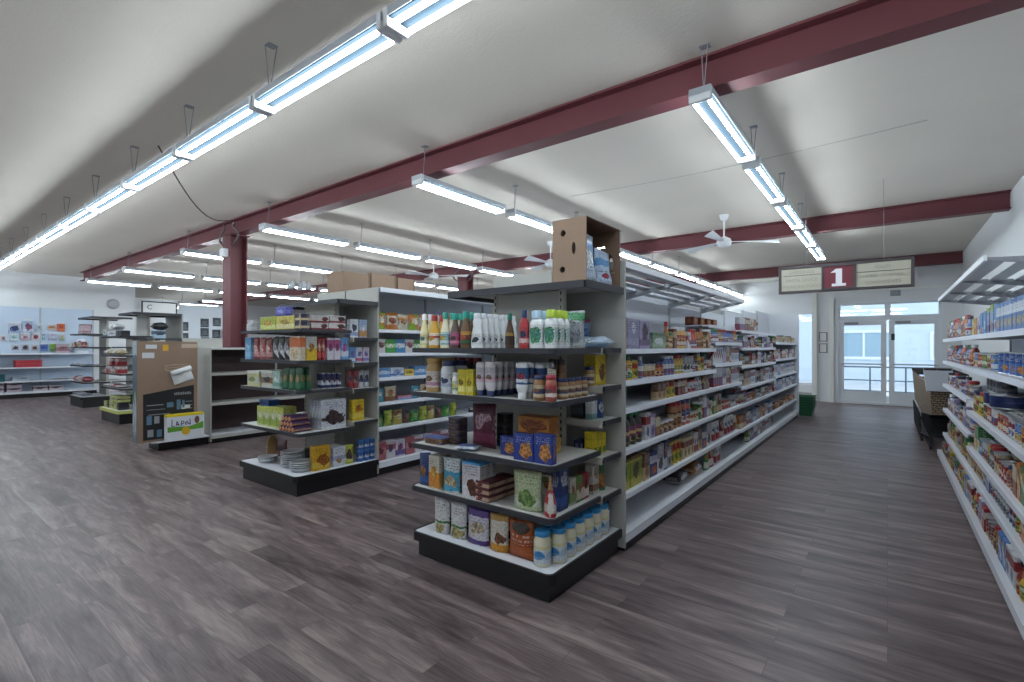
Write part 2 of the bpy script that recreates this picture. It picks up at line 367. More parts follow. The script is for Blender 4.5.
# fans
def fan(x, y, label):
    r = empty('ceiling_fan', (x, y, CZ)); tag(r, label, 'ceiling fan', 'white ceiling fans')
    link('canopy', MB().lathe([(.02, -.10), (.06, -.07), (.075, -.002)], 16).mesh('canopy'), WHITE, r)
    link('rod', MB().bar((0, 0, -.36), (0, 0, -.08), .013).mesh('rod'), WHITE, r)
    link('motor', MB().lathe([(.03, -.53), (.1, -.51), (.12, -.45), (.1, -.40), (.03, -.36)], 18).mesh('motor'), WHITE, r)
    for k in range(3):
        a = .52 + 2 * PI * k / 3
        bmk = MB().add([(.1, -.03, 0), (.84, -.07, -.045), (.86, .06, .025), (.1, .03, .01), (.1, -.03, .006), (.84, -.07, -.039), (.86, .06, .031), (.1, .03, .016)], [(3, 2, 1, 0), (4, 5, 6, 7), (0, 1, 5, 4), (1, 2, 6, 5), (2, 3, 7, 6), (3, 0, 4, 7)])
        link('blade', bmk.mesh('blade'), WHITE, r, (0, 0, -.45), a)
fan(-2.15, 8.6, 'white three-blade ceiling fan beside the hanging aisle sign')
fan(-5.55, 8.6, 'white ceiling fan seen just beside the open banana box')
fan(-8.8, 8.4, 'white ceiling fan near the far red column')

# cables on the ceiling
pts = [(-6.2 - 2.7 * t, 1.9 + 1.85 * t, CZ - .03 - .28 * math.sin(PI * t)) for t in [k / 14 for k in range(15)]]
tag(link('cable', MB().tube(pts, .008, 5).mesh('cable'), mat('brown_cable', '54413e', .7)), 'thin dark cable sagging from the ceiling to the red column', 'cable')
tag(link('cable', MB().tube([(-3.6 + 3.9 * t, 6.1, CZ - .03 - .05 * math.sin(PI * t)) for t in [k / 10 for k in range(11)]],   .0025, 5).mesh('cable'), mat('cable_pale', 'a8a6a2', .6)), 'thin grey cable strung across the ceiling over the gondolas', 'cable')

# aisle sign
sg = empty('hanging_sign', (-.49, 8.0, 2.4)); tag(sg, 'dark framed hanging aisle sign with white number one on red', 'sign')
SF = mat('sign_frame', '463f42', .5); SC = mat('sign_cream', 'bcb9a8', .6)
link('frame', frame_rect(MB(), -.76, .76, -.19, .19, -.02, .02, .035).mesh('frame', .004), SF, sg)
link('panel', MB().box(-.725, -.235, -.008, .008, -.155, .155).mesh('panel'), SC, sg)
link('panel', MB().box(.155, .725, -.008, .008, -.155, .155).mesh('panel'), SC, sg)
link('divider', MB().box(-.70, -.24, -.012, -.0085, .055, .062).box(.16, .72, -.012, -.0085, .035, .042).mesh('divider'), SF, sg)
nb = link('number_panel', frame_rect(MB(), -.235, .155, -.17, .17, -.03, .018, .025).mesh('number_panel', .003), SF, sg)
link('red_panel', MB().box(-.21, .13, -.02, .01, -.145, .145).mesh('red_panel'), mat('sign_red', '6f1f30', .5), nb)
def text(s, size, m, parent, loc, rotx=PI / 2, rotz=0, name='lettering', ext=.002, bold=0):
    cu = bpy.data.curves.new(name, 'FONT'); cu.body = s; cu.size = size; cu.extrude = ext; cu.align_x = 'CENTER'; cu.align_y = 'CENTER'; cu.offset = bold
    t = bpy.data.objects.new(name, cu); C.objects.link(t)
    dg = bpy.context.evaluated_depsgraph_get(); me = bpy.data.meshes.new_from_object(t.evaluated_get(dg)); bpy.data.objects.remove(t)
    o = link(name, me, m, parent); me.materials.clear(); me.materials.append(m)
    o.location = loc; o.rotation_euler = (rotx, 0, rotz); return o
one = MB()
one.box(-.045 - .04 + .045, .0 + .03, -.024, -.0205, -.09, .11).box(-.085, .075, -.024, -.0205, -.125, -.09).add([(-.04, -.0205, .11), (-.04, -.024, .11), (-.1, -.024, .06), (-.1, -.0205, .06), (-.04, -.0205, .06), (-.04, -.024, .06)], [(1, 2, 5), (0, 4, 3), (0, 3, 2, 1)])
o = link('numeral', one.mesh('numeral'), mat('sign_white', 'e6e4ea', .5), nb); o.location.x = -.03
TI = mat('sign_ink', 'a09c90', .6)
for s, z in (('DRESSINGS', .1), ('PASTA SAUCE', -.01), ('MEXICAN FOOD', -.1)): text(s, .062, TI, sg, (-.475, -.011, z))
for s, z in (('SOUPS', .095), ('CANNED VEGETABLES', -.02), ('CONDIMENTS', -.105)): text(s, .058, TI, sg, (.44, -.011, z))
for x in (-.42, .45): link('wire', MB().bar((x, 0, .19), (x, 0, CZ - 2.402), .0025, 5).mesh('wire'), GREY, sg)
for k, z in enumerate((1.42, 1.72)):
    f = empty('wall_notice', (-1.36, DWY - .012, z)); tag(f, ('upper' if k else 'lower') + ' of two black framed notices on the wall beside the glass doors', 'frame')
    link('frame', frame_rect(MB(), -.09, .09, -.12, .12, -.012, .01, .014).mesh('frame'), BLACK, f)
    link('paper', MB().box(-.076, .076, -.004, .009, -.106, .106).mesh('paper'), mat('paper_white', 'd9dbdc', .8), f)
tag(link('wall_vent', MB().box(-.1, .1, -.03, 0, -.07, .07).mesh('wall_vent', .006), GREY, None, (.0, DWY - .002, 2.78)), 'small grey vent box on the wall above the glass doors', 'vent')
vt = [o for o in C.objects if o.name == 'wall_vent'][0]; vt.location.x = .15

# ------------------------------------------------------------------ gondolas
DECKW = mat('shelf_grey_white', 'c9cbd2', .45)
SHELFW = mat('shelf_white', 'cfd3da', .45)
DSH = mat('shelf_taupe', 'bcbbb8', .5)
PANEL = mat('panel_beige_grey', '9f9e99', .55)
DPANEL = mat('panel_dark', '4d4a4a', .6)
KICK = mat('kick_black', '131315', .4)

def slat_mat():
    m = bpy.data.materials.new('grooved_panel'); m.use_nodes = True; nt = m.node_tree; b = nt.nodes['Principled BSDF']
    b.inputs['Base Color'].default_value = lin('c3c7cf'); b.inputs['Roughness'].default_value = .5
    tc = nt.nodes.new('ShaderNodeTexCoord'); w = nt.nodes.new('ShaderNodeTexWave'); w.bands_direction = 'Z'; w.inputs['Scale'].default_value = 6.5; w.wave_profile = 'SAW'
    nt.links.new(tc.outputs['Object'], w.inputs['Vector'])
    bp = nt.nodes.new('ShaderNodeBump'); bp.inputs['Strength'].default_value = .6; bp.inputs['Distance'].default_value = .01
    nt.links.new(w.outputs['Fac'], bp.inputs['Height']); nt.links.new(bp.outputs[0], b.inputs['Normal']); return m
SLAT = slat_mat()

def shelf_part(root, x0, x1, y0, y1, z, m, railm, rails, r=0, corners=(0, 0, 0, 0), th=.03, name='shelf', under=True, lip=None):
    """z is the top of the shelf; rails: sides that carry a price rail, of 'x0','x1','y0','y1'"""
    mb = MB()
    pts = roundrect(x0, x1, y0, y1, r, corners) if r else [(x0, y0), (x1, y0), (x1, y1), (x0, y1)]
    mb.prism(pts, z - .012, z)
    o = link(name, mb.mesh(name), m, root)
    rb = MB()
    if r:
        ins = roundrect(x0 + .01, x1 - .01, y0 + .01, y1 - .01, max(r - .01, .004), corners)
        out = roundrect(x0 - .006, x1 + .006, y0 - .006, y1, r, corners)
        n = len(out)
        for k in range(n):
            k2 = (k + 1) % n
            a, b = out[k], out[k2]
            if abs(a[1] - y1) < 1e-6 and abs(b[1] - y1) < 1e-6: continue
            c, d = ins[k2], ins[k]
            rb.add([(a[0], a[1], z - th), (b[0], b[1], z - th), (c[0], c[1], z - th), (d[0], d[1], z - th), (a[0], a[1], z + .003), (b[0], b[1], z + .003), (c[0], c[1], z + .003), (d[0], d[1], z + .003)],
                   [(0, 1, 5, 4), (2, 3, 7, 6), (4, 5, 6, 7), (3, 2, 1, 0)])
    else:
        e = .014
        for s in rails:
            if s == 'x1': rb.box(x1 - .002, x1 + e, y0, y1, z - th, z + .002)
            if s == 'x0': rb.box(x0 - e, x0 + .002, y0, y1, z - th, z + .002)
            if s == 'y0': rb.box(x0, x1, y0 - e, y0 + .002, z - th, z + .002)
            if s == 'y1': rb.box(x0, x1, y1 - .002, y1 + e, z - th, z + .002)
    if lip: link('front_lip', MB().box(x0, x1 - .003, y0 - .012, y0 - .0005, z - .045, z).mesh('front_lip'), lip, o)
    if rb.v: link('price_rail', rb.mesh('price_rail'), railm, o)
    return o

def end_cap(label, X0, X1, Yf, Yb, zs, deck, wings_r, wings_l, top, depth, deckm=DECKW, shm=DSH, railm=DARK, spw=.62, topx=None, topy=None, edge=None, rise=.0):
    r = empty('end_cap_gondola', ((X0 + X1) / 2, (Yf + Yb) / 2, 0)); tag(r, label, 'shelving')
    ox, oy = r.location.x, r.location.y
    X0 -= ox; X1 -= ox; Yf -= oy; Yb -= oy
    yp = Yf + depth
    link('kick_plate', MB().prism([(X0 + .1, Yf + .03), (X1 - .012, Yf + .03), (X1 - .012, Yb), (X0 + .1, Yb)], 0, deck - .05).mesh('kick_plate'), KICK, r)
    shelf_part(r, X0 + .06, X1 + .015, Yf, Yb, deck, deckm, edge or KICK, (), .05, (1, 1, 0, 0), .055, 'base_deck')
    sx0, sx1 = (X0 + X1) / 2 - spw / 2, (X0 + X1) / 2 + spw / 2
    zt = top if top else max(zs)
    link('back_panel', MB().box(sx0 + .03, sx1 - .03, yp + .005, yp + .02, deck, zt - .02).mesh('back_panel'), PANEL, r)
    for x in (sx0, sx1 - .03):
        mb = MB().box(x, x + .03, yp, yp + .05, deck, zt - .012)
        for k in range(int((zt - deck) / .05) - 1): mb.box(x + .01, x + .02, yp - .0015, yp, deck + .05 + k * .05, deck + .075 + k * .05, 1)
        link('upright', mb.mesh('upright'), [BEIGE, BLACK], r)
    for z in zs:
        s = shelf_part(r, X0, X1, Yf + .04, yp - .004, z, shm, railm, (), .05, (1, 1, 0, 0), .029)
        for x in (sx0 + .01, sx1 - .014):
            bk = MB().add([(x, yp - .006, z - .013), (x, yp - .006, z - .055), (x, Yf + .12, z - .03), (x, Yf + .12, z - .013), (x + .004, yp - .006, z - .013), (x + .004, yp - .006, z - .055), (x + .004, Yf + .12, z - .03), (x + .004, Yf + .12, z - .013)], [(0, 1, 2, 3), (7, 6, 5, 4), (1, 0, 4, 5), (2, 1, 5, 6), (3, 2, 6, 7)])
            link('bracket', bk.mesh('bracket'), GREY, s)
    for z in wings_r: shelf_part(r, sx1 + .004, X1 + .005, yp + .03, Yb - .01, z, shm, railm, ('x1',), name='wing_shelf', lip=BEIGE)
    for z in wings_l: shelf_part(r, X0 + .03, sx0 - .004, yp + .01, Yb - .01, z, shm, railm, ('x0',), name='wing_shelf')
    if top:
        a, b = topx or (X0 + .06, X1); a2, b2 = topy or (yp - .25, Yb)
        if topx: a -= ox; b -= ox
        if topy: a2 -= oy; b2 -= oy
        shelf_part(r, a, b, a2, b2, top, shm, railm, ('y0', 'x1', 'x0'), th=.045, name='top_shelf')
    return r

def canopy(root, xf, xb, ys, zf, zb, side):
    """open overhead canopy of thin bars between brackets; xf front edge, xb wall edge"""
    y0, y1 = ys[0], ys[-1]
    for y in ys:
        t = .006
        link('canopy_bracket', MB().add([(xb, y - t, zb - .07), (xf, y - t, zf - .012), (xf, y - t, zf + .012), (xb, y - t, zb + .02), (xb, y + t, zb - .07), (xf, y + t, zf - .012), (xf, y + t, zf + .012), (xb, y + t, zb + .02)],
             [(0, 1, 2, 3), (7, 6, 5, 4), (0, 4, 5, 1), (2, 6, 7, 3), (1, 5, 6, 2)]).mesh('canopy_bracket'), GREY, root)
    for a, b in zip(ys, ys[1:]):
        s = MB()
        n = 4
        for k in range(n):
            f0, f1 = (k + .06) / n, (k + .94 - .28) / n
            xa, xc = xf + (xb - xf) * f0, xf + (xb - xf) * f1
            za, zc = zf + (zb - zf) * f0, zf + (zb - zf) * f1
            s.add([(xa, a + .01, za), (xc, a + .01, zc), (xc, b - .01, zc), (xa, b - .01, za), (xa, a + .01, za + .012), (xc, a + .01, zc + .012), (xc, b - .01, zc + .012), (xa, b - .01, za + .012)], [(3, 2, 1, 0), (4, 5, 6, 7), (0, 1, 5, 4), (2, 3, 7, 6), (1, 2, 6, 5), (3, 0, 4, 7)])
        link('canopy_slats', s.mesh('canopy_slats'), mat('canopy_grey', 'c4c8d0', .35), root)
    d = -.02 if side > 0 else .02
    link('canopy_rail', MB().box(min(xf, xf - d), max(xf, xf - d), y0, y1, zf - .012, zf + .03).mesh('canopy_rail'), WHITE, root)

def run(name, label, xf, xb, ybays, shelves, height, deck, side, setb=.05, end0=True, end1=False, can=None, heights=None, panelm=None, shm=SHELFW, railm=RAIL, back=True, deckm=DECKW, kickm=None, kickh=None, loc=None, endm=None, endm2=None, kin=.06):
    """side=+1: shelves face +X (xf > xb)"""
    r = empty(name, (xb, (ybays[0] + ybays[-1]) / 2, 0)); tag(r, label, 'shelving')
    ox, oy = r.location.x, r.location.y
    F = xf - ox; B = 0.0; ys = [y - oy for y in ybays]
    def bx(a, b, y0, y1, z0, z1, mb=None): return (mb or MB()).box(min(a, b), max(a, b), y0, y1, z0, z1)
    link('kick_plate', bx(B, F - side * kin, ys[0] + .01, ys[-1] - .01, 0, deck - .06).mesh('kick_plate'), kickm or KICK, r)
    d = link('base_deck', bx(B, F, ys[0] + .005, ys[-1] - .005, deck - .012, deck).mesh('base_deck'), deckm, r)
    link('price_rail', bx(F - side * .012, F, ys[0] + .005, ys[-1] - .005, deck - .06, deck - .013).mesh('price_rail'), railm, d)
    for i, (a, b) in enumerate(zip(ys, ys[1:])):
        hh = heights[i] if heights else height
        if back: link('back_panel', bx(B, B + side * .02, a + .015, b - .015, deck, hh).mesh('back_panel'), panelm or SLAT, r)
        for z in shelves[i]:
            x0, x1 = sorted((B + side * .045, F - side * setb))
            shelf_part(r, x0, x1, a + .004, b - .004, z, shm, railm, ('x1',) if side > 0 else ('x0',), th=.036)
    for i, y in enumerate(ys):
        hh = (heights[min(i, len(heights) - 1)] if heights else height)
        if i == 0 and end0 or i == len(ys) - 1 and end1:
            continue
        link('upright', bx(B, B + side * .04, y - .015, y + .015, 0, hh).mesh('upright'), mat('upright_grey', 'a9adb4', .45), r)
    em = endm or PANEL
    if end0: link('end_panel', bx(B - side * .0, F - side * .0, ys[0] - .02, ys[0], 0.03, height).mesh('end_panel', .004), em, r)
    if end1: link('end_panel', bx(B - side * .0, F - side * .0, ys[-1], ys[-1] + .02, 0.0, heights[-1] if heights else height).mesh('end_panel', .004), endm2 or em, r)
    if can:
        canopy(r, can[0] - ox, can[1] - ox, [y - oy for y in can[2]], can[3], can[4], side)
    return r

# near end cap and the long aisle run behind it
end_cap('near end cap with black-edged shelves packed with groceries and an open box on top', -2.71, -1.51, 2.32, 3.235, (.463, .765, 1.132, 1.44), .165, (.45, .71, .955, 1.185, 1.44), (.45, .71, .955, 1.185, 1.44), 1.865, .625, topx=(-2.66, -1.49), topy=(2.70, 3.235))
Y1 = [3.26 + 1.22 * k for k in range(8)]
S1 = [(.38, .70, 1.0, 1.2, 1.435)] * 2 + [(.38, .70, 1.0, 1.26, 1.505)] + [(.37, .69, .92, 1.2, 1.44, 1.67)] * 2 + [(.37, .69, .95, 1.24, 1.53)] * 2
run('gondola_shelving', 'long white gondola with slatted canopy facing the aisle to the glass doors', -1.47, -2.06, Y1, S1, 2.06, .125, 1, end1=True, can=(-1.5, -2.04, [3.26, 4.48, 5.7, 6.92], 2.03, 1.97), heights=[2.06, 2.06, 1.95, 1.95, 2.02, 2.1, 2.16], kin=.015, endm=PANEL, endm2=mat('panel_white', 'c9cdd4', .5))
Y1b = Y1
run('gondola_shelving', 'white gondola back to back with the long aisle gondola, behind the near end cap', -2.68, -2.08, Y1b[:8], [(.4, .8, 1.2, 1.5)] * 7, 2.04, .125, -1, panelm=PANEL)
# middle end cap
end_cap('middle end cap with black-edged shelves holding boxes, rolls and pie tins', -5.76, -4.53, 2.50, 3.47, (.6, 1.02, 1.315, 1.625), .195, (.65, 1.0, 1.28, 1.55), (.4, .65, 1.0, 1.3, 1.55), 1.95, .635, topx=(-5.72, -4.53), topy=(2.98, 3.47))
Y2 = [3.49 + 1.22 * k for k in range(6)]
run('gondola_shelving', 'white gondola behind the middle end cap with cartons stored on top', -4.53, -5.13, Y2, [(.53, .82, 1.10, 1.38, 1.65)] * 5, 2.12, .15, 1, can=None)
r2 = [o for o in C.objects if o.get('label', '').startswith('white gondola behind the middle')][0]
shelf_part(r2, .0, .6, -3.04, 3.04, 2.12, SHELFW, RAIL, ('x1',), th=.05, name='top_shelf')
run('gondola_shelving', 'white gondola back to back with the one behind the middle end cap', -5.74, -5.15, Y2, [(.53, .82, 1.10, 1.38, 1.65)] * 5, 2.12, .15, -1, panelm=PANEL)
# low run beside the red column: open backed
r3 = run('gondola_shelving', 'low empty taupe gondola with dark back in front of the red column', -8.03, -8.55, [3.14, 4.36, 5.58], [(.605, 1.055)] * 2, 1.44, .135, 1, panelm=mat('panel_dark_brown', '3c2a29', .6), setb=.03, shm=mat('shelf_taupe_light', 'b3b0ac', .5), railm=mat('shelf_taupe_light', 'b3b0ac', .5))
oy3 = r3.location.y
shelf_part(r3, 0, .5, 3.14 - oy3, 5.58 - oy3, 1.44, mat('shelf_taupe_light', 'b3b0ac', .5), DSH, ('x1',), th=.03, name='top_shelf')
link('base_deck', MB().prism([(.06, 2.40 - oy3), (.46, 2.40 - oy3), (.52, 2.46 - oy3), (.52, 3.11 - oy3), (.06, 3.11 - oy3)], .115, .135).mesh('base_deck'), DECKW, r3)
link('kick_plate', MB().box(.08, .46, 2.48 - oy3, 3.11 - oy3, 0, .114).mesh('kick_plate'), KICK, r3)
# far end caps
YG = mat('yellow_green_edge', 'b9bd6a', .5)
end_cap('far end cap behind the tall printed carton, bottom edge yellow green', -12.65, -11.4, 2.85, 3.9, (.66, .94, 1.29, 1.66), .25, (.6, .95, 1.3, 1.62), (.6, .95, 1.3, 1.62), 2.12, .55, edge=YG, topx=(-12.3, -11.42), topy=(3.1, 3.9))
ec4 = [o for o in C.objects if o.get('label', '').startswith('far end cap')][0]
link('end_panel', MB().box(-.3, .62, .53, .55, .02, 2.12).mesh('end_panel', .004), PANEL, ec4)
end_cap('farthest end cap nearest the left wall, stacked with soft goods', -16.45, -15.2, 3.1, 4.1, (.6, 1.0, 1.45, 1.77), .25, (.6, 1.0, 1.45), (.6, 1.0, 1.45), 2.19, .55, topx=(-16.4, -15.2), topy=(3.3, 4.1))
run('gondola_shelving', 'low beige gondola behind the farthest end cap', -15.22, -15.75, [4.13, 5.35, 6.57], [(.5, .9, 1.3)] * 2, 1.7, .2, 1, panelm=PANEL, shm=DSH)
# left wall unit
BLUEP = mat('pale_blue_pegboard', 'b9c8da', .6, var=.04)
YL = [-.5 + 1.22 * k for k in range(5)]
run('wall_shelving', 'white wall shelving with pale blue pegboard on the left wall', -19.5, -20.06, YL, [(.48, .87, 1.27)] * 4, 2.62, .18, 1, setb=.06, end0=False, panelm=BLUEP)
# right wall unit
YR = [2.50 + 1.22 * k for k in range(6)]
SR = [(.33, .54, .87, 1.265, 1.55)] * 3 + [(.33, .65, .97, 1.27, 1.55)] * 2
rr = run('wall_shelving', 'white wall shelving full of cans and jars along the right wall', .52, 1.24, YR, SR, 2.12, .10, -1, setb=.07, end0=False, panelm=mat('panel_white', 'c9cdd4', .5), kickm=RAIL, can=(.55, 1.2, [4.72, 6.16, 7.38, 8.6], 2.06, 2.02), kin=.02)

# ------------------------------------------------------------------ product prototypes
MC = {}
def cached(k, fn):
    if k not in MC: MC[k] = fn()
    return MC[k]
def rd(*a): return tuple(round(x, 3) for x in a)
UID = [0]
class P:                                                    # prototype: parts [(name, mesh, mats)], first is the root; footprint w,d,h
    def __init__(s, name, cat, parts, w, d, h): s.name, s.cat, s.parts, s.w, s.d, s.h = name, cat, parts, w, d, h
def put(p, loc, rot, label, group=None, tilt=0):
    root = None
    for i, (n, me, ms) in enumerate(p.parts):
        o = bpy.data.objects.new(n, me); C.objects.link(o)
        if not me.materials:
            for m in (ms if isinstance(ms, (list, tuple)) else [ms]): me.materials.append(m)
        if i == 0:
            root = o; o.location = loc; o.rotation_euler = (0, tilt, rot)
            tag(o, label, p.cat, group)
        else: o.parent = root
    return root
def carton(w, d, h, m, name='carton', cat='box', flap=None):
    me = MB().box(-w / 2, w / 2, -d / 2, d / 2, 0, h).mesh(name, min(.003, w * .05))
    parts = [(name, me, m)]
    if flap: parts.append(('lid', MB().box(-w / 2 - .002, w / 2 + .002, -d / 2 - .002, d / 2 + .002, h - flap[0], h + .002).mesh('lid', .002), flap[1]))
    return P(name, cat, parts, w, d, h)
TIN = mat('tinplate', 'b5b8bc', .3, .85)
def can(r, h, m, name='food_can', lid=None, n=14):
    me = MB().lathe([(r * .96, 0), (r, .003), (r, .006), (r * .97, .009), (r * .97, h - .009), (r, h - .006), (r, h - .001), (r * .93, h), (r * .9, h - .004)], n).mesh(name)
    lb = MB().lathe([(r * .985, .01), (r * .985, h - .01)], n, cap=False).mesh('paper_label')
    return P(name, 'can', [(name, me, lid or TIN), ('paper_label', lb, m)], 2 * r, 2 * r, h)
def jar(r, h, body, lidm, lab, name='jar', lh=.16, n=14, l0=.14, l1=.62):
    me = MB().lathe([(r * .85, 0), (r, h * .04), (r, h * .68), (r * .97, h * .74), (r * .80, h * .82), (r * .8, h * .9)], n).mesh(name)
    ld = MB().lathe([(r * .86, h * (1 - lh)), (r * .9, h * (1 - lh) + .002), (r * .9, h * .985), (r * .84, h)], n).mesh('lid')
    lb = MB().lathe([(r * 1.012, h * l0), (r * 1.012, h * l1)], n, cap=False).mesh('label')
    return P(name, 'jar', [(name, me, body), ('lid', ld, lidm), ('label', lb, lab)], 2.02 * r, 2.02 * r, h)
PROF = {  # radius fraction, height fraction; cap start; label band
    'dressing': ([(.82, 0), (.95, .03), (1, .2), (.94, .42), (.72, .58), (.48, .72), (.42, .82), (.42, .84)], .82, (.1, .45)),
    'swirl': ([(.85, 0), (1, .04), (.98, .25), (.8, .48), (.66, .62), (.72, .76), (.56, .86), (.42, .88)], .87, (.08, .42)),
    'detergent': ([(.9, 0), (1, .03), (1, .55), (.92, .68), (.7, .78), (.5, .8)], .79, (.1, .62)),
    'upside': ([(.55, 0), (.6, .16), (.78, .2), (.98, .32), (1, .5), (1, .9), (.9, .97), (.6, 1)], 2, (.4, .85)),
    'sauce': ([(.9, 0), (1, .03), (1, .5), (.85, .6), (.4, .72), (.36, .86), (.36, .88)], .86, (.1, .48)),
    'spray': ([(.9, 0), (1, .03), (1, .8), (.75, .86), (.7, .87)], .86, (.06, .78)),
    'jug': ([(.92, 0), (1, .03), (1, .62), (.85, .74), (.5, .84), (.45, .88)], .86, (.12, .58)),
    'ketchup': ([(.9, 0), (1, .04), (.96, .22), (.86, .36), (.98, .52), (.9, .66), (.5, .76), (.42, .8)], .79, (.08, .6)),
}
def interp(pr, z):
    for (r0, z0), (r1, z1) in zip(pr, pr[1:]):
        if z0 <= z <= z1: return r0 + (r1 - r0) * (z - z0) / max(z1 - z0, 1e-6)
    return pr[-1][0]
def bottle(kind, w, d, h, body, capm, lab, name='bottle', n=14, botcap=None):
    pr, c0, (l0, l1) = PROF[kind]
    r = w / 2; sy = d / w
    me = MB().lathe([(a * r, z * h) for a, z in pr], n, 1, sy).mesh(name)
    zs = [l0 + (l1 - l0) * k / 5 for k in range(6)]
    lb = MB().lathe([(interp(pr, z) * r * 1.015, z * h) for z in zs], n, 1, sy, cap=False).mesh('label')
    parts = [(name, me, body), ('label', lb, lab)]
    if c0 < 1:
        cr = max(interp(pr, c0) * r * 1.12, .008)
        parts.append(('cap', MB().lathe([(cr, c0 * h), (cr, h * .97), (cr * .85, h)], n, 1, min(1, sy * 1.3)).mesh('cap'), capm))
    else:
        parts.append(('cap', MB().lathe([(r * .58, 0), (r * .64, .005), (r * .66, h * .15), (r * .6, h * .17)], n, 1, min(1, sy * 1.3)).mesh('cap'), capm))
    return P(name, 'bottle', parts, w * 1.02, max(d, .02) * 1.02, h)
def pouch(w, d, h, m, name='stand_up_pouch', cat='pouch', kind='stand', seed=0):
    nx, nz = 8, 10; rr = random.Random(seed); vs = []; fs = []
    ph = rr.uniform(0, 6)
    for s in (-1, 1):
        for j in range(nz + 1):
            v = j / nz
            if kind == 'stand': g = (1 - v) ** .55 if v < .9 else .03; g = max(g, .03)
            elif kind == 'pillow': g = max(.04, math.sin(PI * min(max((v - .06) / .88, 0), 1)) ** .55)
            else: g = (1 - v * v) ** .5 * .9 + .05
            pin = 1 - .06 * math.sin(PI * v) if kind == 'stand' else 1 - .07 * math.sin(PI * v) ** 2
            for i in range(nx + 1):
                u = i / nx
                f = max(0, 1 - abs(2 * u - 1) ** 2.6)
                wob = 1 + .12 * math.sin(7 * u + 9 * v + ph)
                vs.append(((u - .5) * w * pin, s * d / 2 * (f * g * wob * .9 + .015), v * h + (.006 * math.sin(3 * u + ph) if v > .95 else 0)))
    n1 = (nx + 1) * (nz + 1)
    for s in (0, 1):
        for j in range(nz):
            for i in range(nx):
                a = s * n1 + j * (nx + 1) + i
                q = (a, a + 1, a + nx + 2, a + nx + 1)
                fs.append(q if s == 0 else q[::-1])
    for j in range(nz):
        for i in (0, nx):
            a = j * (nx + 1) + i; q = (a, a + nx + 1, n1 + a + nx + 1, n1 + a); fs.append(q if i == 0 else q[::-1])
    for j in (0, nz):
        for i in range(nx):
            a = j * (nx + 1) + i; q = (a, a + 1, n1 + a + 1, n1 + a); fs.append(q[::-1] if j == 0 else q)
    mb = MB().add(vs, fs, 0, True)
    return P(name, cat, [(name, mb.mesh(name), m)], w, d, h)
def flatbag(w, d, h, m, name='bag', cat='bag', seed=0):     # lying pillow
    rr = random.Random(seed); n = 8; vs = []; ph = rr.uniform(0, 6)
    for s in (-1, 1):
        for j in range(n + 1):
            for i in range(n + 1):
                u, v = i / n, j / n
                f = (max(0, 1 - abs(2 * u - 1) ** 3) * max(0, 1 - abs(2 * v - 1) ** 3)) ** .6 * (1 + .15 * math.sin(8 * u + 5 * v + ph))
                z = h * .5 * f if s > 0 else -h * .5 * min(f, 1)
                vs.append(((u - .5) * w, (v - .5) * d, h * .5 + z + (.002 if s > 0 else 0)))
    fs = []; N1 = (n + 1) ** 2
    for s in (0, 1):
        for j in range(n):
            for i in range(n):
                a = s * N1 + j * (n + 1) + i; q = (a, a + 1, a + n + 2, a + n + 1); fs.append(q if s else q[::-1])
    for k in range(n):
        for a, b in ((k, k + 1), (n * (n + 1) + k + 1, n * (n + 1) + k), ((k + 1) * (n + 1), k * (n + 1)), (k * (n + 1) + n, (k + 1) * (n + 1) + n)): fs.append((a, b, N1 + b, N1 + a))
    return P(name, cat, [(name, MB().add(vs, fs, 0, True).mesh(name), m)], w, d, h)
def tubpack(w, d, h, m, lidm, name='plastic_tub'):
    me = MB().prism(roundrect(-w / 2 * .93, w / 2 * .93, -d / 2 * .93, d / 2 * .93, min(w, d) * .2, n=3), 0, h * .86).mesh(name)
    ld = MB().prism(roundrect(-w / 2, w / 2, -d / 2, d / 2, min(w, d) * .22, n=3), h * .86 + .001, h).mesh('lid')
    return P(name, 'tub', [(name, me, m), ('lid', ld, lidm)], w, d, h)
def roll(r, l, m, endm):                                     # a wrapped roll lying along depth
    me = MB().bar((0, -l / 2, r), (0, l / 2, r), r, 12).mesh('wrapped_roll')
    e = MB().bar((0, -l / 2 - .004, r), (0, -l / 2 - .0005, r), r * .8, 12).mesh('twisted_end')
    return P('wrapped_roll', 'roll', [('wrapped_roll', me, m), ('twisted_end', e, endm)], 2 * r, l + .01, 2 * r)
FOIL = mat('foil_tray', 'd4d7da', .3, .55)
def pie_tin(r, h=.035, m=None):
    prof = [(r * .74, 0), (r * .76, .001), (r * .9, h - .005), (r, h - .005), (r, h), (r * .89, h), (r * .73, .004), (.001, .004)]
    return P('pie_tin', 'baking tin', [('pie_tin', MB().lathe(prof, 20, cap=False).add([(r * .74 * math.cos(2 * PI * k / 20), r * .74 * math.sin(2 * PI * k / 20), 0) for k in range(20)], [tuple(range(20))[::-1]]).mesh('pie_tin'), m or FOIL)], 2 * r, 2 * r, .014)

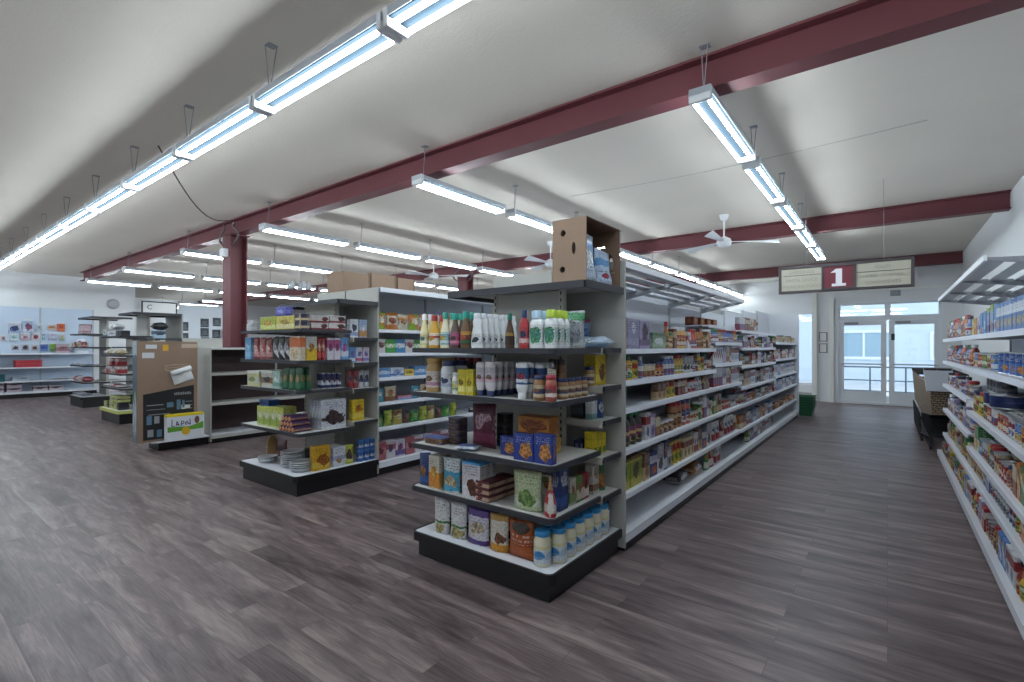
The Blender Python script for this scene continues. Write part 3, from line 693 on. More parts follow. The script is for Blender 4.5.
# ------------------------------------------------------------------ faces: 2D frames of the shelf fronts
class Face:
    def __init__(s, O, U, N, rot): s.O, s.U, s.N, s.rot = Vector(O), Vector(U), Vector(N), rot
    def at(s, u, n, z): p = s.O + s.U * u + s.N * n; return (p.x, p.y, z)
    def u(s, px, n):                                         # where the sight line through column px meets the plane n behind the front
        d = F2 + R2 * ((px - CX) / FX); o = s.O + s.N * n
        t = o.dot(s.N) / d.dot(s.N); return (d * t - o).dot(s.U)
    def depth(s, u, n): return (s.O + s.U * u + s.N * n).dot(F2)
EC1 = Face((-2.71, 2.36), (1, 0), (0, 1), 0)
EC2 = Face((-5.76, 2.54), (1, 0), (0, 1), 0)
W1 = Face((-1.56, 2.95), (0, 1), (-1, 0), PI / 2)            # right-hand wing shelves of the near end cap
W2 = Face((-4.58, 3.15), (0, 1), (-1, 0), PI / 2)
RUN1 = Face((-1.52, 3.26), (0, 1), (-1, 0), PI / 2)
RUN2 = Face((-4.58, 3.49), (0, 1), (-1, 0), PI / 2)
RRF = Face((.59, 2.5), (0, 1), (1, 0), -PI / 2)
LWF = Face((-19.56, -.5), (0, 1), (-1, 0), PI / 2)
EC4 = Face((-12.65, 2.87), (1, 0), (0, 1), 0)
EC5 = Face((-16.45, 3.12), (1, 0), (0, 1), 0)

def fit(face, px0, px1, ytop, z, n):
    u0, u1 = face.u(px0, n), face.u(px1, n)
    if u0 > u1: u0, u1 = u1, u0
    h = H + (HY - ytop) * face.depth((u0 + u1) / 2, n) / FX - z
    return u0, u1, max(h, .02)
def jit(k=.004): return R0.uniform(-k, k)
def column(p, face, u, n, z, desc, where, deep=1, group=None, gap=.006, rot=0, nmax=9):
    """p repeated straight back from the front; desc describes it, where says the shelf"""
    for k in range(deep):
        nn = n + p.d / 2 + k * (p.d + gap)
        if nn + p.d / 2 > nmax: break
        lab = '%s, %s' % (desc, where) if deep == 1 else '%s, %s, %s' % (desc, ordn(k + 1) + ' back' if k else 'in front', where)
        put(p, face.at(u + (jit(.0015) if k else 0), nn, z + .001), face.rot + rot, lab, (desc.split(',')[0] + ' column, ' + where) if deep > 1 else None)
# ------------------------------------------------------------------ groceries on the near end cap
def C3(x): return mat('plastic_' + x, x, .35)
class Row:
    """items of one shelf row, placed from photo columns; keeps neighbours apart"""
    def __init__(s, face, z, where, n=.03, zmax=9, umax=9): s.f, s.z, s.w, s.n, s.last, s.zm, s.um = face, z, where, n, {}, zmax, umax
    def go(s, px0, px1, ytop, desc, make, n=None, deep=1, z=None, gap=.006, rot=0, minw=None, h=None, key=None, nmax=9, free=False, dz=0):
        n = s.n if n is None else n; z = s.z if z is None else z
        u0, u1, hh = fit(s.f, px0, px1, ytop, z + dz, n)
        hh = min(hh, s.zm - .07 - z); u0, u1 = max(u0, .085 if z < .3 else .035), min(u1, s.um)
        k = n if key is None else key
        if not free:
            u0 = max(u0, s.last.get(k, -9) + .003)
        w = max(u1 - u0, minw or .02)
        p = make(w, h or hh)
        s.last[k] = max(s.last.get(k, -9), u0 + w)
        column(p, s.f, u0 + w / 2, n, z + dz, desc, s.w, deep, None, gap, rot, nmax)
        return p
def bx(m, d=.07, **k): return lambda w, h: carton(w, d, h, m, **k)
def pc(m, d=.06, **k): return lambda w, h: pouch(w * 1.05, d, h, m, **k)
def bt(kind, body, capm, lab, d=None, **k): return lambda w, h: bottle(kind, w, (d or w * .75), h, body, capm, lab, **k)
def jr(body, lid, lab, **k): return lambda w, h: jar(w / 2.03, h, body, lid, lab, **k)
def cn(m, **k): return lambda w, h: can(w / 2, h, m, **k)
# top shelf (fourth)
r = Row(EC1, 1.44, 'fourth shelf, near end cap', .04, 1.87, 1.19)
r.go(416, 425, 314, 'pale yellow lotion bottle with white cap', bt('dressing', C3('d9d1a0'), WHITE, pm('d9d1a0', 'e8e4cc', '4c7a86')), deep=3)
r.go(426, 435.5, 315, 'yellow oil bottle with red cap and white label', bt('dressing', C3('c99a3a'), C3('9c2f2c'), pm('e6e2dc', 'c23b3b', 'd0a040', lo=.6, hi=.8)), deep=2)
r.go(424, 431, 312, 'amber bottle with purple cap standing behind', bt('dressing', C3('b98a4a'), C3('4b3a7c'), pm('d8d3c8', '6f5aa0')), n=.22)
r.go(437.5, 446.5, 312.5, 'creamy dressing bottle with green cap and blue label', bt('dressing', C3('ddd7ba'), C3('2f8f7c'), pm('7fb7c9', 'dfe8e0', 'c8b34c')), deep=3)
r.go(447.5, 456.5, 313.5, 'dark dressing bottle with pink label and teal cap', bt('dressing', C3('54403c'), C3('2c9a8c'), pm('b0527f', 'd890a8', '40302c')), deep=3)
r.go(457.5, 467.5, 311.5, 'brown dressing bottle with dark label and teal cap', bt('dressing', C3('5e4326'), C3('1f8f7e'), pm('5a3b2e', '2f6a42', 'b9503a', top='d9a33a', toplo=.75)), deep=3)
r.go(469, 480.5, 313, 'white ranch dressing bottle', bt('swirl', C3('d4d6da'), C3('cfd2d8'), pm('dfe2e4', 'c7ccd2', '21313b', ell=(.5, .45, .32, .22), food=0), d=.05), deep=7, gap=.012)
r.go(503, 511.5, 313.5, 'dark sauce bottle with green cap and yellow neck', bt('dressing', C3('4a3020'), C3('1f7560'), pm('3a2a22', 'b8912f', lo=.75, hi=1.0)))
r.go(517.2, 526.8, 309.5, 'red sauce bottle with dark blue cap', bt('ketchup', C3('a32a2e'), C3('22305e'), pm('b6474a', 'd8b9b6', '2c2f5c'), d=.045))
r.go(526.5, 541.5, 310.5, 'white detergent bottle with pale blue cap, green label', bt('detergent', C3('d6d9db'), C3('a7c3da'), pm('d6d9db', 'd6d9db', '4a8f68', ell=(.5, .5, .36, .42), txt=(.3, .7), ink='3f86b8'), d=.06), deep=3)
r.go(541.8, 557.5, 309.5, 'white detergent bottle with lime cap and green label', bt('detergent', C3('d6d9db'), C3('a9c23c'), pm('d6d9db', 'd6d9db', '4a8f68', ell=(.5, .5, .36, .42), txt=(.3, .7), ink='3f86b8'), d=.06), deep=3)
put(pouch(.2, .1, .235, pm('c3c6c9', '4f9c6c', '8e949c', lo=.72, hi=.95, ell=(.5, .4, .42, .3)), 'clear_bag', 'bag', 'pillow'), EC1.at(1.09, .37, 1.441), .45, 'clear bag of white packets with green top beside the detergent bottles')
r = Row(W1, 1.44, 'right wing, near end cap')
put(pouch(.17, .09, .20, pm('7f9fc8', 'c9d6e6', '5b7fb8', top='8a3a52', toplo=.9, ell=(.5, .4, .4, .3)), 'zip_bag', 'bag', 'pillow'), W1.at(.15, .175, 1.441), W1.rot - .3, 'blue zip bag with purple seal on the highest packed shelf, near end cap')
put(flatbag(.17, .27, .08, pm('bcd3ea', '9dbbe0', 'd5e2f0'), 'snack_bag'), (-1.592, 3.03, 1.441), .0, 'pale blue bag lying at the right edge of the highest packed shelf')
# third shelf
r = Row(EC1, 1.132, 'sauce shelf, near end cap', .04, 1.44, 1.19)
r.go(422.5, 434.5, 357, 'tan honey jar with gold lid', jr(C3('a9895a'), C3('b08d4a'), pm('d9cfc8', 'b98aa0', '8a6a50')), deep=2)
r.go(437.5, 449, 361, 'white jar with dark blue lid', jr(C3('c9ccd2'), C3('2b3158'), pm('d8dbe0', 'aab4c6', '38406a')), deep=2)
r.go(450, 457, 372.5, 'small white tub with green label', jr(C3('d8d9d6'), C3('c8ccc8'), pm('d5dacb', '7aa06a', 'd7c04a')))
r.go(457.6, 464.8, 369.5, 'yellow spice tin', bx(pm('c9b82f', 'e3da86', '6a5a1c', ell=(.5, .5, .32, .12)), .045, name='spice_tin'), deep=2)
r.go(465.2, 473, 369.5, 'yellow square mustard tin', bx(pm('c6b52c', 'd6cc70', '9a8a20', ell=(.5, .5, .3, .15)), .045, name='spice_tin'), deep=2)
MAYO = pm('c9c2ca', 'd8a9b8', '70594f', ell=(.5, .35, .3, .14))
r.go(474, 482.5, 362, 'cream salad sauce bottle with navy base', bt('upside', C3('c8c3c6'), C3('2c3560'), MAYO, d=.05), deep=2)
r.go(483, 493.5, 362, 'pinkish mayonnaise squeeze bottle with navy base', bt('upside', C3('c9c4c8'), C3('2c3560'), MAYO, d=.05), deep=7, gap=.014)
r.go(513.8, 526, 362.5, 'white squeeze bottle with blue label, cap down', bt('upside', C3('d5d7da'), C3('d5d7da'), pm('2f5a8c', 'd7dce4', '9c3440', ell=(.5, .5, .3, .2)), d=.05), deep=2)
r.go(527.5, 542, 363, 'white squeeze bottle, cap down, behind peanut butter', bt('upside', C3('d5d7da'), C3('d5d7da'), pm('2f4f84', 'd7dce4', 'a53a44', ell=(.5, .5, .3, .2)), d=.05), n=.15, deep=3)
PB = C3('8a6542'); PBL = pm('c7b697', '33456e', '8a5a38', lo=.3, hi=.7)
r.go(530.5, 541.8, 375.5, 'peanut butter jar with dark blue lid', jr(PB, C3('26315a'), PBL), n=.025)
r.go(543, 556, 375.5, 'jam jar with red lid and red label', jr(C3('a05a4a'), C3('a83a46'), pm('b84a55', 'e0d0c8', '5a4f52', lo=.1, hi=.4)), n=.02)
for k, (px0, px1) in enumerate(((447, 454), (455, 462), (463, 470), (471, 478))):
    r.go(px0, px1, 355.5, 'tall dark red-lidded jar, %s of four behind' % ordn(k + 1), jr(C3('4a3430'), C3('8d3040'), pm('5a4440', '7a5a52')), n=.33)
for k in range(2): r.go(546 + 9 * k, 554 + 9 * k, 357, 'tall brown spread jar, %s of two at the back right' % ordn(k + 1), jr(C3('7d5336'), C3('3a302c'), pm('a07a54', '6a4a34', 'c8a878')), n=.33)
f = Face((-1.535, 2.36), (0, 1), (-1, 0), PI / 2)
r = Row(f, 1.132, 'along the right edge of the sauce shelf, near end cap', .02)
put(pouch(.06, .04, .185, pm('c9a85a', 'b8893a', '6a3f24', ell=(.5, .45, .35, .25), top='e0d6c0', toplo=.75), seed=4), f.at(.14, .07, 1.133), PI / 2 - .5, 'slim yellow and brown pouch between jars on the sauce shelf, near end cap')
for k in range(4): put(jar(.037, .125, PB, C3('26315a'), PBL), f.at(.22 + .082 * k, .045, 1.133), PI / 2, 'peanut butter jar with navy lid, %s along the right edge of the sauce shelf' % ordn(k + 1))
r = Row(W1, 1.185, 'right wing, near end cap')
put(carton(.15, .09, .21, pm('d2b526', 'e0cc58', '7a4a30', ell=(.6, .4, .3, .3)), 'treat_box'), W1.at(.17, .08, 1.186), PI / 2, 'bright yellow treat box beside the peanut butter, near end cap')
put(jar(.037, .13, PB, C3('26315a'), PBL), W1.at(.045, .06, 1.186), PI / 2, 'peanut butter jar on the small wing shelf left of the yellow treat box')
# second shelf
r = Row(EC1, .765, 'baking shelf, near end cap', .04, 1.132, 1.19)
p = tubpack(.19, .12, .045, pm('8a6a48', '3c4c8a', '6b4d30', ell=(.5, .4, .4, .4)), C3('48589c'))
for k in range(1): put(p, EC1.at(.155, .12, .766 + .047 * k), 0, 'flat blue-lidded tub lying in front of the stack of round tubs')
pt = tubpack(.12, .11, .045, pm('6a513c', '24294c', '8a6a48', lo=.2, hi=.8), C3('2a3050'))
for k in range(4): put(pt, EC1.at(.285, .19, .766 + .047 * k), 0, 'dark blue and brown tub, %s from the bottom of its stack of four' % ordn(k + 1))
r.go(469, 491, 403, 'plum coloured bag standing with a pale picture', pc(pm('5c2438', '7b3a52', 'b08a98', ell=(.5, .62, .32, .18)), .09, kind='pillow', name='bag', cat='bag'), n=.16)
put(flatbag(.15, .12, .035, pm('4a5c94', 'c5ccd8', 'b0b8c8', lo=.3, hi=.8), 'small_bag', seed=5), EC1.at(.49, .075, .766), .35, 'small blue and white bag lying in front of the plum bag')
for k in range(5): put(tubpack(.1, .1, .043, pm('2d2a30', '4a4146', '3a3236'), C3('1f2026')), EC1.at(.59, .34, .766 + .045 * k), 0, 'near-black tub, %s from the bottom of the rear stack' % ordn(k + 1))
OAT = pm('c07a30', 'd9a24c', '8a4a24', ink='7a2a1c', lo=.02, hi=.16, ell=(.5, .55, .42, .3), slant=.0)
put(carton(.27, .13, .10, pm('d2a33c', 'dcb65c', 'a8662c', ell=(.5, .5, .4, .3)), 'oat_box'), EC1.at(.885, .32, .766), 0, 'yellow orange oat box under another, back of the baking shelf')
put(carton(.24, .12, .13, OAT, 'oat_box'), EC1.at(.885, .32, .868), 0, 'orange oat box on top of the yellow orange one, baking shelf')
BL = pm('2c3f8c', '2c3f8c', 'c98a4a', ink='c9d2ea', ell=(.62, .4, .3, .3), txt=(.62, .9))
for k, (a, b) in enumerate(((513.5, 533), (533.8, 552))):
    r.go(a, b, 434 + k * .6, 'navy baking mix box, pastry picture, %s of front two' % ordn(k + 1), bx(BL, .05, name='baking_mix_box'), n=.035)
for k in range(3): put(carton(.12, .05, .12, BL, 'baking_mix_box'), EC1.at(.80 + .125 * k, .125, .766), 0, 'navy baking mix box, %s of three standing behind the front two' % ordn(k + 1))
# wing shelves
r = Row(W1, .955, 'on the upper right wing shelf of the near end cap', .03)
put(carton(.11, .1, .2, pm('2e3138', '44474e', '202226'), 'black_box'), W1.at(.118, .17, .956), PI / 2, 'black box at the back of the upper wing shelf, near end cap')
put(carton(.08, .05, .19, pm('cdd3d3', '7fa9a4', 'dfe3e2', lo=.0, hi=.2), 'tea_box'), W1.at(.075, .06, .956), PI / 2, 'white and teal box on the upper wing shelf, near end cap')
put(pouch(.115, .07, .18, pm('31508f', '8a3040', 'c6ccd8', lo=.78, hi=.9, ell=(.5, .4, .3, .2))), W1.at(.185, .06, .956), PI / 2, 'blue pouch with red stripe on the upper wing shelf, near end cap')
for k in range(2): put(carton(.05, .05, .1, pm('232c50', '394272', 'aab0c8', ell=(.5, .6, .25, .15))), W1.at(.04 + .056 * k, .14, .711), PI / 2, 'small dark blue box, %s from the post on the middle wing shelf' % ordn(k + 1))
for k in range(3): put(carton(.058, .07, .16 - .01 * k, pm('d6bf2a', 'c9a92a', '4a7a3a', ell=(.5, .2, .4, .14)), 'yellow_carton'), W1.at(.06 + .065 * k, .055, .711), PI / 2, 'yellow carton, %s from the post on the middle wing shelf, near end cap' % ordn(k + 1))
put(carton(.09, .06, .2, pm('c9c3b8', '8a6a58', 'b09a84', ell=(.5, .7, .4, .2)), 'cereal_bar_box'), W1.at(.07, .05, .451), PI / 2, 'white and brown box on the lowest wing shelf, near end cap')
put(pouch(.11, .07, .21, pm('3f7a4a', '8c3430', 'b5793c', ell=(.5, .3, .4, .22), top='b03a34', toplo=.8)), W1.at(.19, .05, .451), PI / 2, 'green and orange snack pouch on the lowest wing shelf, near end cap')
# first shelf
r = Row(EC1, .463, 'cookie shelf, near end cap', .03, .765, 1.19)
r.go(413.8, 427.5, 453, 'dark blue cookie bag', pc(pm('27407c', '3b66a8', '9a6a3c', ell=(.5, .45, .3, .16)), .06, name='cookie_bag', cat='bag', kind='pillow'))
r.go(428.7, 439, 454.5, 'orange and white cracker box', bx(pm('d9d3c6', 'd08a3a', 'c9a04a', lo=.05, hi=.5), .06, name='cracker_box'), deep=2)
r.go(440, 456.6, 458.5, 'light blue and white snack pouch', pc(pm('d3d9dc', '4fa0c4', 'c9b48c', lo=.05, hi=.6, ell=(.5, .3, .3, .18)), .07), deep=2)
p = r.go(462, 480, 461, 'white biscuit box with blue lid, chocolate bar picture', bx(pm('d2cfd4', 'd2cfd4', '5a3524', top='4c9ad0', toplo=.97, ell=(.6, .3, .33, .2)), .05, name='biscuit_box', flap=(.012, C3('4c9ad0'))), deep=3)
for j in range(2):
    for k in range(3): put(carton(.115, .13, .042, pm('5a1f2c', 'b89a84', '7a3a3a', lo=.15, hi=.7, ell=(.3, .45, .2, .3)), 'cookie_box'), EC1.at(.655 + .005 * j, .09 + j * .135, .464 + .043 * k), -.05, 'maroon cookie box lying %s from the bottom, %s stack' % (ordn(k + 1), ('front', 'rear')[j]))
r.go(456, 470, 450.5, 'red box standing at the back', bx(pm('96262c', 'b04040', 'c8b0a0'), .06, name='cracker_box'), n=.3)
r.go(478, 488, 456, 'beige box standing at the back', bx(pm('b8a878', 'c8bc98', '8a7040'), .06, name='cracker_box'), n=.3)
r.go(511, 538, 468.5, 'pale green and white granola pouch', pc(pm('b9c39c', 'd6dacb', '7a9a58', top='aeb48e', toplo=.8, ell=(.5, .32, .32, .18), ink='5a7a44'), .07), n=.05)
def redb(w, h):
    me = MB().lathe([(.85 * w / 2, 0), (w / 2, h * .05), (w / 2 * .98, h * .35), (w / 2 * .55, h * .62), (w / 2 * .3, h * .8), (w / 2 * .24, h)], 14, 1, .6).mesh('squeeze_bottle')
    return P('squeeze_bottle', 'bottle', [('squeeze_bottle', me, pm('ab2a30', 'c8b8ac', 'd8d4d0', top='b98a64', toplo=.66, ell=(.65, .3, .25, .3), food=0))], w, w * .6, h)
r.go(542.5, 557.5, 470, 'red squeeze bottle with tan spout', redb, n=.03)
f = Face((-1.535, 2.36), (0, 1), (-1, 0), PI / 2)
put(carton(.1, .06, .25, pm('22386c', '31508f', 'b9bec8', ell=(.5, .72, .36, .18)), 'pasta_box'), f.at(.20, .05, .464), PI / 2, 'tall navy box at the right edge of the cookie shelf, near end cap')
for k, (c, d, e, l) in enumerate((('b9b4a8', '7a8a5a', '8a5a3c', 'grey green cake mix box'), ('5a7a3a', 'c9c0a8', '9c4a3a', 'green cake mix box'), ('a32a3c', 'd8c8c0', '5a3020', 'red cake mix box'))):
    put(carton(.075, .05, .165, pm(c, d, e, lo=.1, hi=.5)), f.at(.32 + .082 * k, .05, .464), PI / 2, '%s at the right edge of the cookie shelf, near end cap' % l)
for k in range(3): put(carton(.1, .06, .14, pm('c9c3b4', '8a9a60', 'a87a4a', lo=.6, hi=.9)), EC1.at(.93 - .11 * k, .40, .464), 0, 'cream box, %s of three at the back of the cookie shelf' % ordn(k + 1))
# base deck
r = Row(EC1, .165, 'base deck, near end cap', .035, .463, 1.19)
r.go(426, 433.5, 489, 'pink flat bag leaning by the left corner', pc(pm('b5646a', 'c88a88', 'a04a50'), .05, kind='pillow', name='bag', cat='bag'), n=.16)
NB = dict(kind='stand')
r.go(431, 445.5, 498, 'green-banded white nut pouch nearer the left corner', pc(pm('d5d5d6', '4f7a44', 'b0a06a', ink='3a3a40', lo=.3, hi=.36, ell=(.5, .16, .36, .14)), .08, seed=1), deep=2)
r.go(447, 462.5, 505, 'green-banded white nut pouch beside the purple pouch', pc(pm('d5d5d6', '4f7a44', 'b0a06a', ink='6a3a40', lo=.3, hi=.36, ell=(.5, .16, .36, .14)), .08, seed=2), deep=2)
r.go(464, 484.5, 502, 'purple and white chocolate snack pouch', pc(pm('d2cfd8', '55397c', 'c9b89c', top='5b4084', toplo=.76, lo=.0, hi=.14, ink='6a3a8a', ell=(.5, .42, .3, .18), txt=(.55, .8)), .09, seed=3), deep=2)
r.go(486.5, 504.5, 508, 'yellow brown cereal pouch with white middle', pc(pm('d4d0c8', 'c98a2c', '7a4a30', top='b98f4c', toplo=.8, lo=.0, hi=.2, ink='c9962c', ell=(.62, .35, .28, .14), txt=(.45, .75)), .08, seed=6), deep=2)
r.go(505.5, 529, 514, 'orange chip bag with dark round window', pc(pm('a8501f', 'b9602c', '3a2616', ink='f0e0d8', ell=(.5, .82, .34, .13), txt=(.4, .66), rows=9), .09, kind='pillow', name='chip_bag', cat='bag'), n=.02)
MJB = C3('cdc7ad'); MJL = C3('2f86bf'); MJM = pm('cfd6da', 'd9cf9a', '3f86bf', ink='c8d4e8', lo=.82, hi=1.0, ell=(.5, .45, .36, .25), food=0, txt=(.1, .4), rows=9)
mj = jar(.052, .205, MJB, MJL, MJM, 'mayonnaise_jar', .15, 18, .1, .6)
put(mj, EC1.at(1.088, .066, .166), 0, 'mayonnaise jar with blue lid at the very front of the base deck')
for j in range(2):
    for k in range(6):
        if j == 1 and k == 0: put(mj, EC1.at(1.04, .215, .166), 0, 'mayonnaise jar with blue lid standing right behind the front one'); continue
        put(mj, EC1.at(1.135 - .113 * j, .165 + .113 * k + (.0 if j == 0 else .05), .166), R0.uniform(-.4, .4), 'blue-lidded mayonnaise jar, %s along the %s row beside the deck edge' % (ordn(k + 1), ('outer', 'inner')[j]))
put(pouch(.075, .06, .2, pm('20386e', '3a5a98', 'b8c0d0', ell=(.5, .5, .3, .25)), kind='pillow', name='bag', cat='bag'), EC1.at(1.12, .835, .166), PI / 2, 'dark blue bag at the far end of the mayonnaise jars')
# open carton on the top shelf
bxr = empty('cardboard_box', (-1.628, 2.985, 1.871)); tag(bxr, 'brown cardboard box on its side with round holes, top of near end cap', 'box')
bw, bd, bh, t = .25, .49, .405, .006
sidep = MB()
def holed(mb, x0, x1, y, z0, z1, holes, t):
    """panel in the xz plane with round or slot holes, built as a grid of cells around each hole"""
    zs = sorted({z0, z1} | {z for h in holes for z in (h[1] - h[3] * 1.5, h[1] + h[3] * 1.5)})
    for a, b in zip(zs, zs[1:]):
        hs = [h for h in holes if a < h[1] < b]
        if not hs: mb.box(x0, x1, y, y + t, a, b); continue
        h = hs[0]; l, r_ = h[0] - h[2] * 1.5, h[0] + h[2] * 1.5
        mb.box(x0, l, y, y + t, a, b).box(r_, x1, y, y + t, a, b)
        n = 16; sq = []; ci = []
        for k in range(n):
            ang = 2 * PI * k / n + PI / n * 0
            ca, sa = math.cos(ang), math.sin(ang); m_ = max(abs(ca), abs(sa))
            sq.append((h[0] + ca / m_ * h[2] * 1.5, h[1] + sa / m_ * (b - a) / 2)); ci.append((h[0] + ca * h[2], h[1] + sa * h[3]))
        vs = [(p[0], y, p[1]) for p in sq] + [(p[0], y, p[1]) for p in ci] + [(p[0], y + t, p[1]) for p in sq] + [(p[0], y + t, p[1]) for p in ci]
        fs = []
        for k in range(n):
            k2 = (k + 1) % n
            fs += [(k, k2, n + k2, n + k), (2 * n + k2, 2 * n + k, 3 * n + k, 3 * n + k2), (n + k, n + k2, 3 * n + k2, 3 * n + k)]
        mb.add(vs, fs)
holed(sidep, -bw / 2, bw / 2, -bd / 2, 0, bh, [(-.045, .315, .02, .02), (.035, .21, .014, .04), (-.05, .08, .02, .02)], t)
link('side_panel', sidep.mesh('side_panel'), CARD, bxr)
far = MB(); holed(far, -bw / 2, bw / 2, bd / 2 - t, 0, bh, [(-.03, .26, .026, .026), (.06, .17, .018, .045)], t)
link('side_panel', far.mesh('side_panel'), CARDIN, bxr)
link('top_panel', MB().box(-bw / 2, bw / 2, -bd / 2 + t, bd / 2 - t, bh - t, bh).mesh('top_panel'), CARDIN, bxr)
link('bottom_panel', MB().box(-bw / 2, bw / 2, -bd / 2 + t, bd / 2 - t, 0, t).mesh('bottom_panel'), CARDIN, bxr)
link('back_panel', MB().box(-bw / 2, -bw / 2 + t, -bd / 2 + t, bd / 2 - t, t, bh - t).mesh('back_panel'), CARDIN, bxr)
CB = pm('b9c9dc', '6f9fd0', 'd9dfe6', ink='44506a', lo=.55, hi=.8, ell=(.4, .45, .3, .2), food=1, txt=(.2, .34), rows=13, rough=.3)
CB2 = pm('b3c6dd', '5f93c8', '9c3040', ink='44506a', lo=.5, hi=.72, ell=(.35, .22, .15, .08), food=0, txt=(.3, .42), rows=13, rough=.3)
put(pouch(.21, .13, .315, CB, 'wipes_bag', 'bag', 'stand', 3), (-1.575, 2.855, 1.879), PI / 2, 'blue and white plastic bag standing nearest the holed side of the open box')
put(pouch(.22, .13, .235, CB2, 'wipes_bag', 'bag', 'stand', 8), (-1.572, 3.085, 1.879), PI / 2, 'shorter blue and white plastic bag with red mark in the open box')
E2R = Face((-4.56, 2.54), (0, 1), (-1, 0), PI / 2)
# ------------------------------------------------------------------ middle end cap
G2 = ', middle end cap'
r = Row(EC2, 1.625, 'fourth shelf, middle end cap', .03, 1.95, 1.2); q = Row(E2R, 1.625, 'fourth shelf right edge, middle end cap', .03, 1.95, .6)
for k in range(3): put(tubpack(.13, .09, .04, C3('aeb2b6'), C3('c2c5c8')), EC2.at(.10 + (.02 if k == 2 else 0), .09, 1.626 + .041 * k), 0, 'grey plastic tub, %s from the bottom of the stack at the left end' % ordn(k + 1))
r.go(260, 275.5, 317, 'long yellow green snack box', bx(pm('a9b84c', 'd0d488', 'c6a23c', lo=.1, hi=.4), .09, name='snack_box'))
r.go(276, 293.8, 316, 'long yellow snack box', bx(pm('cdbf60', 'dcd6a0', '9a8030', lo=.1, hi=.4), .09, name='snack_box'))
put(carton(.2, .08, .105, pm('5f62b4', '3a3f86', '9aa0d8', lo=.0, hi=.3), 'snack_box'), EC2.at(.79, .09, 1.758), 0, 'violet blue box on top of the yellow boxes' + G2)
for k in range(2):
    put(carton(.13, .09, .075, pm('2a2f50', 'c9b896', 'c2a878', lo=.15, hi=.45, ell=(.85, .5, .16, .45)), 'cookie_box'), EC2.at(1.14, .085, 1.626 + .077 * k), 0, '%s of two stacked navy and cream cookie boxes' % ('lower', 'upper')[k] + G2)
for k in range(2):
    put(carton(.19, .09, .07 + .0 * k, pm('c9c2c2', '7a2430', '5a2a24', lo=.0, hi=.25, ell=(.78, .55, .2, .3)), 'cookie_box'), E2R.at(.26 + .01 * k, .07, 1.626 + .072 * k), PI / 2, '%s white cookie box with red end' % ('lower', 'upper')[k] + G2)
put(carton(.19, .09, .075, pm('cfc9c8', '86303a', '4a2622', lo=.0, hi=.25, ell=(.75, .55, .22, .3)), 'cookie_box'), E2R.at(.46, .07, 1.626), PI / 2, 'white and maroon cookie box at the right end, lower' + G2)
put(carton(.18, .09, .075, pm('cfc9c8', '86303a', '4a2622', lo=.0, hi=.25, ell=(.75, .55, .22, .3)), 'cookie_box'), E2R.at(.465, .07, 1.703), PI / 2, 'white and maroon cookie box at the right end, upper' + G2)
put(carton(.1, .07, .2, pm('cdd0d6', '8a9ac4', '3a3f52', lo=.1, hi=.3), 'cracker_box'), W2.at(.07, .06, 1.551), PI / 2, 'white box on the top wing shelf, middle end cap')
put(carton(.1, .07, .2, pm('9db4d6', 'b98a5a', 'd8dae0', lo=.05, hi=.4), 'cracker_box'), W2.at(.185, .06, 1.551), PI / 2, 'blue and white box on the top wing shelf, middle end cap')
r = Row(EC2, 1.315, 'third shelf, middle end cap', .03, 1.625, 1.2); q = Row(E2R, 1.315, 'third shelf right edge, middle end cap', .03, 1.625, .6)
r.go(245, 250.6, 337, 'light blue carton', bx(pm('6fa5d0', '8fbde0', 'b8d4e6'), .06))
for k, c in enumerate(('8a3438', '9a4a50', '7a4038')): r.go(251.5 + 6.3 * k, 257.3 + 6.3 * k, 338, 'red and pink snack bag, %s of three' % ordn(k + 1), pc(pm(c, 'c08a8a', 'd0b0a8', ell=(.5, .45, .3, .2)), .05, kind='pillow', name='snack_bag', cat='bag'), deep=2)
for k in range(3): r.go(271 + 5.9 * k, 276.5 + 5.9 * k, 337, 'black and white snack bag, %s of three' % ordn(k + 1), pc(pm('26262a', 'c8c8cc', '8a8a90', lo=.3, hi=.6, slant=.5), .05, kind='pillow', name='snack_bag', cat='bag'), deep=2)
r.go(289.5, 305.5, 335.5, 'beige cereal box with orange title', bx(pm('c9bfae', 'c06a3a', 'd0b890', ink='b84a2a', lo=.55, hi=.95, ell=(.5, .3, .35, .2)), .06, name='cereal_box'))
q.go(306.3, 317, 336.5, 'yellow and white cereal box', bx(pm('c8c6c0', 'd8b430', 'a8763a', lo=.0, hi=.5), .06, name='cereal_box'), deep=2)
for k in range(2): q.go(318 + 4.4 * k, 322 + 4.4 * k, 338, 'red candy pouch, %s of two' % ordn(k + 1), pc(pm('98222a', 'b84a44', 'd0a890'), .04), deep=2)
for k in range(2): q.go(327.5 + 6.8 * k, 333.8 + 6.8 * k, 338, 'pink and white carton, %s of two' % ordn(k + 1), bx(pm('cfc8d4', 'b45a8a', '8a4a78', lo=.55, hi=.9), .06), deep=2)
q.go(341.3, 349.8, 337.5, 'blue and white carton', bx(pm('6f9fd0', 'd0d6e2', 'b85a98', lo=.15, hi=.4), .06), deep=2)
for k, (a, b, c) in enumerate((('5f8fc8', 'd0d6e2', 'blue'), ('c9ccd6', 'b8607a', 'white and pink'), ('cfc6d4', '8a7ac0', 'lilac'))): put(carton(.08, .06, .165, pm(a, b, '7a6ab0', lo=.1, hi=.3)), W2.at(.05 + .088 * k, .06, 1.281), PI / 2, '%s carton on the second wing shelf down, middle end cap' % c)
r = Row(EC2, 1.02, 'second shelf, middle end cap', .03, 1.315, 1.2); q = Row(E2R, 1.02, 'second shelf right edge, middle end cap', .03, 1.315, .6)
r.go(246, 258, 371, 'white and yellow tub', lambda w, h: tubpack(w, .1, h, pm('d2cf9c', 'c9c9c4', '8a9a50', lo=.3, hi=.7), C3('cfd2cc')), deep=2)
